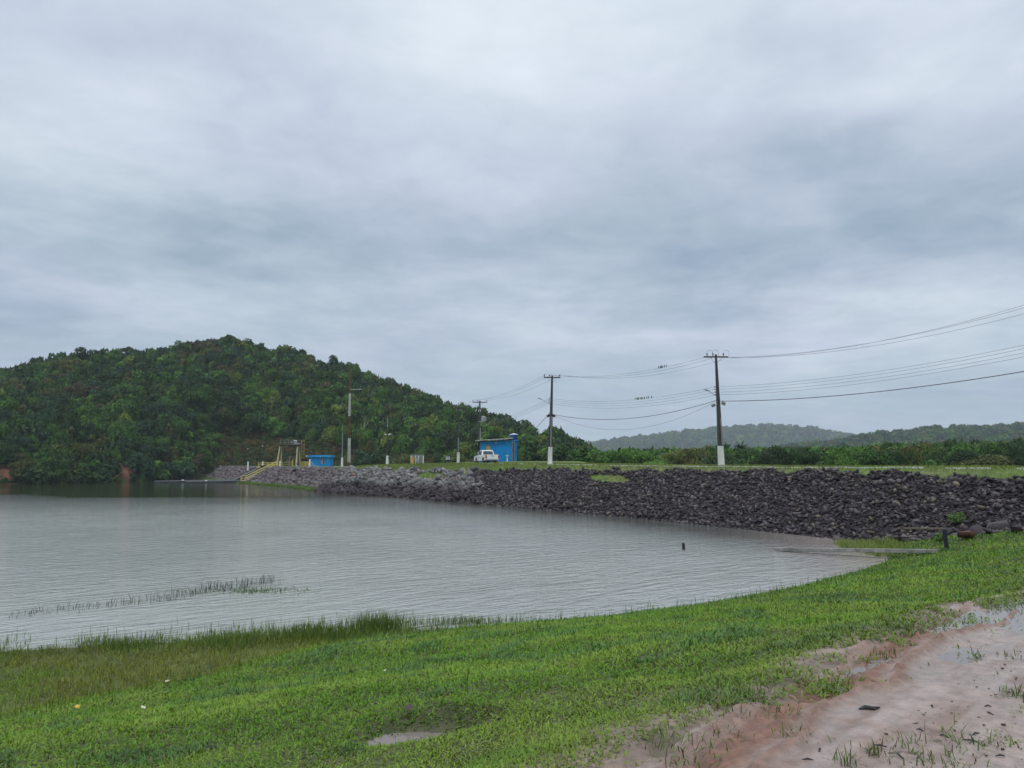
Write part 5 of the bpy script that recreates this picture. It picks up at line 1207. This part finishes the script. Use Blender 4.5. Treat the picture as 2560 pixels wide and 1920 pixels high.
def gantry():
    Y = 186; c = at_y(722, 1167, Y); g = ground_at(c).z; u = Y / F; rz = R(14); e = empty('gantry', (c.x, Y, g), rz, 'weathered concrete gantry frame with splayed legs carrying a railed hoist platform', 'gantry')
    ht = at_y(722, 1113, Y).z - g; k = 1 / math.cos(rz)
    for xt, feet in ((-20.0, (-28, -18.5)), (20.5, (17, 26.5))):
        for f_, yy in zip(feet, (-1.1, 1.1)):
            mb = MB(); a, b = Vector((f_ * u * k, yy, -.3)), Vector(((xt + (f_ - sum(feet) / 2) * .35) * u * k, yy * .25, ht)); vs = []
            for q, w in ((a, .19), (b, .14)):
                for sx, sy in ((-1, -1), (1, -1), (1, 1), (-1, 1)): vs.append(q + Vector((sx * w, sy * w, 0)))
            mb.add(vs, [(3, 2, 1, 0), (4, 5, 6, 7)] + [(i, (i + 1) % 4, 4 + (i + 1) % 4, 4 + i) for i in range(4)]); mb.build('leg', M['beam'], e)
    x0, x1 = -26 * u * k, 27.5 * u * k; mb = MB(); mb.box(((x0 + x1) / 2 + .1, 0, ht + .09), (x1 - x0, 1.5, .18)); mb.box((-20 * u, 0, ht - .12), (1.0, 1.0, .22)); mb.box((21 * u, 0, ht - .12), (1.0, 1.0, .22)); mb.build('platform', M['brown'], e)
    xa, xb = -21 * u * k, 27 * u * k; mb = MB(); zb = ht + .18; H = 1.05
    for yy in (-.7, .7):
        for z in (.5, 1.0): mb.tube([(xa, yy, zb + H * z), (xb, yy, zb + H * z)], .035, 6)
        for i in range(6): x = xa + (xb - xa) * i / 5; mb.tube([(x, yy, zb), (x, yy, zb + H)], .035, 6)
    for x in (xa, xb):
        for z in (.5, 1.0): mb.tube([(x, -.7, zb + H * z), (x, .7, zb + H * z)], .035, 6)
    mb.build('railing', M['conc_lt'], e)
    x = 14 * u; mb = MB(); mb.tube([(x - .4, 0, zb + .82), (x + .42, 0, zb + .82)], .21, 12); mb.tube([(x - .25, -.1, zb + .36), (x + .42, -.1, zb + .36)], .24, 12); mb.box((x, 0, zb + .1), (1.2, .7, .18)); mb.box((x + .75, 0, zb + .22), (.5, .3, .25), (0, R(25), 0)); h_ = mb.build('hoist', M['steel'], e); mb = MB(); mb.lathe((x - .95, 0, zb), [(.12, 0), (.14, .3), (.22, .36), (.20, .68), (.08, .74)], 12); mb.build('gear_motor', M['conc_lt'], e)
    mb = MB(); lx = 32.5 * u * k; z0 = ht - 3.2
    for s in (-.42, .2): mb.tube([(lx + s, 0, z0), (lx + s, 0, zb + 1.05)], .04, 6)
    for i in range(6): z = z0 + .2 + i * .78; mb.tube([(lx - .42, 0, z), (lx + .2, 0, z)], .03, 5)
    mb.tube([(lx - .42, 0, zb + 1.05), (lx + .2, 0, zb + 1.05)], .04, 6); mb.tube([(xb, 0, ht), (lx - .42, 0, ht)], .04, 6); mb.build('ladder', M['yellow'], e)
    # small valves on the crest under the gantry
    def V(px, py0, py1, m, lab, name='valve_post', wheel=False, r_=.10):
        a, b = at_y(px, py0, 182.5), at_y(px, py1, 182.5); a.z = ground_at(a).z; hh = b.z - a.z; o = MB(); o.lathe((0, 0, 0), [(r_ * 1.5, 0), (r_ * 1.4, .12), (r_, .2), (r_, hh * .9), (r_ * .6, hh)], 10)
        if wheel: o.tube([(math.cos(t) * .22, 0, hh + math.sin(t) * .22) for t in np.linspace(0, 6.28, 13)], .05, 6)
        o = o.build(name, m); o.location = a; tag(o, lab, 'valve' if wheel else 'post')
    V(724, 1166, 1142, M['conc_lt'], 'tall pale valve column with handwheel under the gantry', wheel=True); V(731.5, 1166, 1150, M['yellow'], 'short thick yellow post under the gantry', r_=.14); V(742, 1166, 1153, M['steel'], 'grey metal bottle-shaped fitting by the right gantry leg', 'fitting', r_=.12); V(700, 1163, 1152.5, M['white'], 'white rounded fitting between the left gantry legs', 'fitting', r_=.18)
gantry()

# ------------------------------------------------------------------ small things on the crest
def enclosure():
    Y = 127; pxs = (1027.5, 1039, 1046, 1058); a = at_y(1042, 1161, Y); g = ground_at(a).z; e = empty('fence_enclosure', (a.x, Y, g), 0, 'grey mesh fence enclosure with four white posts on the grass left of the poles', 'fence'); u = Y / F
    for px in pxs:
        x = (px - 1042) * u; hh = at_y(px, 1139.5, Y).z - g; mb = MB(); mb.box((x, 0, hh / 2 - .1), (.13, .13, hh + .2)); p = mb.build('post', M['white'], e); mb = MB(); mb.box((x, 0, hh + .12), (.09, .09, .26), (R(12), 0, 0)); mb.build('post_tip', M['grey'], p)
    mb = MB(); ht = at_y(1042, 1136.5, Y).z - g
    for x0, x1 in ((-14, 4), (4.2, 15.5)):
        n = 30
        for i in range(n): x = (x0 + (x1 - x0) * (i + .5) / n) * u; mb.tube([(x, .35, 0), (x, .35, ht)], .011, 4)
        for i in range(24): z = ht * (i + .5) / 24; mb.tube([(x0 * u, .35, z), (x1 * u, .35, z)], .011, 4)
    mb.build('mesh_panel', M['grey'], e)
    c = empty('yellow_cabinet', (a.x + (1031.3 - 1042) * u, Y - .45, g), 0, 'narrow upright yellow cabinet with black pictogram beside the white posts', 'cabinet'); hh = at_y(1031, 1142, Y).z - g; mb = MB(); mb.box((0, 0, hh / 2), (.40, .3, hh)); mb.build('casing', M['ochre'], c, bevel=.015); mb = MB(); mb.prism([(-.09, hh - .34), (.09, hh - .34), (0, hh - .14)], 1, -.158, -.152); mb.build('warning_symbol', M['black'], c)
    m = empty('meter_box', (a.x + (1041.8 - 1042) * u, Y - .2, g), 0, 'light grey meter box fixed between the middle white posts', 'meter box'); z0, z1 = at_y(1042, 1154.5, Y).z - g, at_y(1042, 1145, Y).z - g; mb = MB(); mb.box((0, 0, (z0 + z1) / 2), (.28, .2, z1 - z0)); mb.build('casing', M['steel'], m, bevel=.02); mb = MB(); mb.tube([(0, 0, -.1), (0, 0, z0)], .05, 6); mb.build('stand', M['grey'], m)
enclosure()
def board():
    Y = 131; a = at_y(1119, 1158, Y); g = ground_at(a).z; u = Y / F; e = empty('notice_board', (a.x, Y, g - .1), 0, 'dark framed notice board with three white cards, left of the shorter utility pole', 'notice board'); z = lambda py: at_y(1119, py, Y).z - g + .1
    for px, t in ((1113, 1139.5), (1126, 1134)): mb = MB(); mb.box(((px - 1119) * u, 0, z(t) / 2), (.12, .12, z(t))); mb.build('post', M['darkblue'], e)
    mb = MB(); mb.box(((1119.3 - 1119) * u, -.02, (z(1140) + z(1148)) / 2), (12 * u - .02, .08, z(1140) - z(1148))); mb.build('panel', M['grey'], e); mb = MB(); mb.box((.02, 0, z(1151)), (12 * u, .06, .45)); mb.build('shelf', M['darkblue'], e)
    for px in (1115.3, 1119.5, 1123.8): mb = MB(); mb.box(((px - 1119) * u, -.07, z(1148.2)), (.19, .04, .14)); mb.build('card', M['white'], e)
board()
p = hit(1161, 1193); e = empty('marker_post', p, 0, 'short yellow wooden marker post standing among the pale boulders', 'marker post'); hh = at_y(1161, 1174, p.y).z - p.z; mb = MB(); mb.box((0, 0, hh / 2 - .15), (.13, .10, hh + .3), (0, R(-3), 0), .7); mb.build('stake', M['yellow_dull'], e); mb = MB(); mb.box((-.02, 0, hh + .03), (.10, .075, .06), (0, R(-3), 0)); mb.build('cap', M['beam'], e)
p = ground_at(at_y(918, 1166, 150)); mb = MB(); mb.lathe((0, 0, -.05), [(1.2, 0), (1.0, .18), (.6, .34), (.15, .40)], 9); o = mb.build('tarpaulin', M['tarp']); o.location = p; o.scale = (1.3, .7, .9); tag(o, 'low heap under a blue tarpaulin on the far crest', 'tarpaulin')
# posts and beams at the near right shore
p = at_z(1709.5, 1374, 0); mb = MB(); mb.lathe((0, 0, -.8), [(.085, 0), (.075, .85), (.07, 1.11), (.055, 1.13)], 10); o = mb.build('stake', M['stick']); o.location = p; o.rotation_euler = (0, R(-4), 0); tag(o, 'black stump of a post standing alone in the open water', 'stake')
p = hit(2367, 1375); t = at_y(2360.5, 1321, p.y); h = t - p; e = empty('bollard', p, 0, 'upright dark blue-black post at the edge of the lawn near the stone slope', 'post'); MB().tube([h * -.3, h * .95], [.095, .085], 12).build('shaft', M['darkblue'], e); MB().tube([h * .95, h * .99], [.10, .09], 12).build('cap', M['concrete'], e)
a, b = at_z(1934, 1374, .05), hit(2345, 1383); a.z = .04; b.z = max(b.z, .05) + .06; d = b - a; mb = MB(); mb.box((0, 0, 0), (d.length, .26, .16)); o = mb.build('concrete_beam', M['conc_lt'], bevel=.015); o.location = (a + b) / 2 + Vector((0, 0, .02)); o.rotation_euler = (0, -math.atan2(d.z, math.hypot(d.x, d.y)), math.atan2(d.y, d.x)); tag(o, 'long pale concrete beam lying half in the water by the lawn', 'beam')
a, b = hit(2243, 1330), hit(2366, 1331); a.z += .16; b.z += .16; mb = MB(); c = (a + b) / 2; mb.tube([a - c, Vector((0, 0, .02)), b - c], [.07, .075, .08], 9); o = mb.build('log', M['bark']); o.location = c; tag(o, 'thin pale log lying at the foot of the dark stones behind the dark post', 'log')
p = hit(2416, 1350); pv, pf = RV[4]; o = np_mesh('rock', pv * np.array((.50, .36, .34)), [pf], M['rustrock']); o.location = p + Vector((0, 0, .28)); o.rotation_euler = (.1, .2, .5); tag(o, 'large red-brown rock at the edge of the lawn right of the dark post', 'rock')
def leafy(px, py, w, h, lab):
    p = hit(px, py); r = np.random.default_rng(int(px)); e = empty('shrub', p, 0, lab, 'shrub'); k = 260; q = r.normal(0, 1, (k, 3)); q /= np.linalg.norm(q, axis=1)[:, None]; q = q * r.random((k, 1)) ** .4 * np.array((w, w * .7, h * .5)) + np.array((0, 0, h * .55)); v, f = leaf_quads(q, r.normal(0, .6, (k, 3)) + np.array((0, -.5, .8)), r.uniform(.03, .075, k), r, .7)
    lv = np.repeat(np.c_[r.uniform(.6, 1.4, (k, 1)).repeat(3, 1), np.ones(k)], 4, 0); o = np_mesh('foliage', v, [f], FOL, e, {'lv': lv}); o.color = (.085, .17, .035, 1); mb = MB()
    for i in range(6): mb.tube([(0, 0, -.1), (r.normal(0, w * .3), r.normal(0, w * .3), h * .5), (r.normal(0, w * .6), r.normal(0, w * .5), h)], [.012, .009, .004], 5)
    mb.build('stem', M['bark'], e)
leafy(2393, 1312, .50, .65, 'small bright green shrub growing out of the dark stones behind the dark post'); leafy(2352, 1356, .32, .45, 'low dark leafy clump at the left of the dark post')
# litter
def leaf_mesh(): 
    mb = MB(); mb.add([(-.05, 0, .0), (-.02, -.028, .012), (.03, -.03, .006), (.055, 0, .018), (.025, .028, .004), (-.02, .026, .014)], [(0, 1, 5), (1, 2, 4, 5), (2, 3, 4)]); return mb
for px, py, m, lab, sc in ((963, 1690, 'litter', 'pale leaf lying flat on the lawn in the middle', 1.0), (357, 1783, 'litter', 'small white leaf in the grass at lower left', 1.0), (193, 1779, 'ochre', 'yellow fallen leaf in the grass at lower left', 1.0), (937, 1780, 'litter', 'pale scrap above the flooded hollow', .9), (1022, 1790, 'litterbrown', 'dark brown leaf right above the flooded hollow', 1.1), (630, 1867, 'litterbrown', 'small curled brown leaf near the bottom of the lawn', .7), (418, 1713, 'litter', 'tan leaf at the edge of the brown marsh', .8)):
    p = hit(px, py, lawn_z); o = leaf_mesh().build('fallen_leaf', M[m]); o.location = p + Vector((0, 0, .075)); o.rotation_euler = (R(-25), R(12), px); o.scale = (sc, sc, sc); tag(o, lab, 'leaf', 'fallen leaves on the lawn')
mudz = lambda x, y: np.full(np.shape(x), TRZ - .0)
p = hit(2175, 1776, mudz); mb = MB(); mb.tube([(-.13, .0, .025), (-.05, .02, .04), (.04, .0, .03), (.13, .012, .035)], [.014, .026, .024, .010], 8); mb.tube([(-.02, .01, .035), (.05, -.04, .03)], [.016, .006], 6); o = mb.build('stick', M['stick']); o.location = p + Vector((0, 0, -.005)); o.scale = (.62, .62, .62); o.rotation_euler = (0, 0, .1); tag(o, 'short black stick lying on the wet mud track', 'stick')
def twig(px, py, L, rz, lab): p = hit(px, py, mudz); mb = MB(); mb.tube([(-L / 2, 0, .012), (0, L * .06, .02), (L / 2, 0, .012)], [.004, .006, .003], 5); o = mb.build('twig', M['stick']); o.location = p; o.rotation_euler = (0, 0, rz); tag(o, lab, 'twig', 'twigs and bits on the mud')
for i, (px, py) in enumerate([(2470, 1770), (2475, 1788), (2290, 1815), (2360, 1845), (2440, 1840), (2300, 1830), (2540, 1700), (2430, 1858), (2050, 1880), (2200, 1870), (2330, 1770), (2020, 1905), (2250, 1895), (2500, 1895)]): twig(px, py, .05 + .05 * ((i * 7) % 5) / 5, i * 1.7, 'thin dark twig lying on the mud at lower right')
# ------------------------------------------------------------------ sprigs in the mud, haze
def mud_sprigs():
    rg = np.random.default_rng(14); P = []
    for px, py, n, s in [(1830, 1790, 40, .09), (1960, 1788, 26, .06), (1760, 1870, 40, .1), (2085, 1730, 16, .05), (1820, 1835, 26, .07), (2000, 1845, 40, .07), (2440, 1640, 14, .03), (2395, 1850, 50, .12), (2280, 1872, 45, .12), (2440, 1860, 40, .13), (2550, 1740, 80, .07), (2190, 1890, 36, .04), (2330, 1905, 90, .16), (2120, 1915, 30, .05), (2525, 1640, 16, .04), (1700, 1905, 40, .1), (1900, 1730, 50, .08), (2230, 1640, 60, .1), (2425, 1560, 30, .05), (1660, 1860, 60, .1)]:
        p = hit(px, py, mudz); P.append(np.stack([rg.normal(p.x, s * 1.0, n), rg.normal(p.y, s * 1.0, n)], 1))
    P = np.concatenate(P); k = len(P); c = np.where(rg.random((k, 1)) < .7, np.array((.09, .15, .025)), np.array((.11, .085, .04))) * rg.uniform(.6, 1.3, (k, 1))
    blades(np.c_[P, np.full(k, TRZ - .012)], rg.uniform(.04, .12, k), rg.uniform(.005, .009, k), rg.uniform(0, 6.28, k), np.clip(rg.normal(.8, .4, k), 0, 1.4), rg.uniform(0, .6, k), c, 'mud_grass', 'sparse tufts of grass pushing through the wet mud', 'grass')
    n = 1500; u = rg.uniform(-1, 8, n); q = rg.uniform(.7, 4, n); x = TA[0] + u * TU[0] + q * TN[0]; y = TA[1] + u * TU[1] + q * TN[1]; V, Fc, off = [], [], 0
    for i in range(n):
        pv, pf = RV[i % 10]; s = .0042 * math.exp(rg.normal(0, .5)); V.append(pv * np.array((s * 1.4, s, s * .6)) + np.array((x[i], y[i], TRZ + .004))); Fc.append(pf + off); off += len(pv)
    tag(np_mesh('grit', np.concatenate(V), Fc, M['brown']), 'dark grit and crumbs scattered over the wet mud', 'grit', kind='stuff')
mud_sprigs()
hz = bpy.data.materials.new('haze_air'); hz.use_nodes = True; t = NT(hz.node_tree); t.n.remove(t.n['Principled BSDF']); pv = t.new('ShaderNodeVolumePrincipled'); pv.inputs['Color'].default_value = (.80, .88, .97, 1); pv.inputs['Density'].default_value = .00017; pv.inputs['Anisotropy'].default_value = 0.0
t.l.new(pv.outputs[0], t.n['Material Output'].inputs['Volume'])
mb = MB(); mb.box((0, 1300, 73.5), (8100, 6700, 156)); HZ = mb.build('haze', hz); tag(HZ, 'thin rain haze filling the air over the reservoir', 'haze', kind='stuff')
for _o in list(bpy.data.objects):
    if _o.get('kind') in ('structure',) and 'category' in _o: del _o['category']
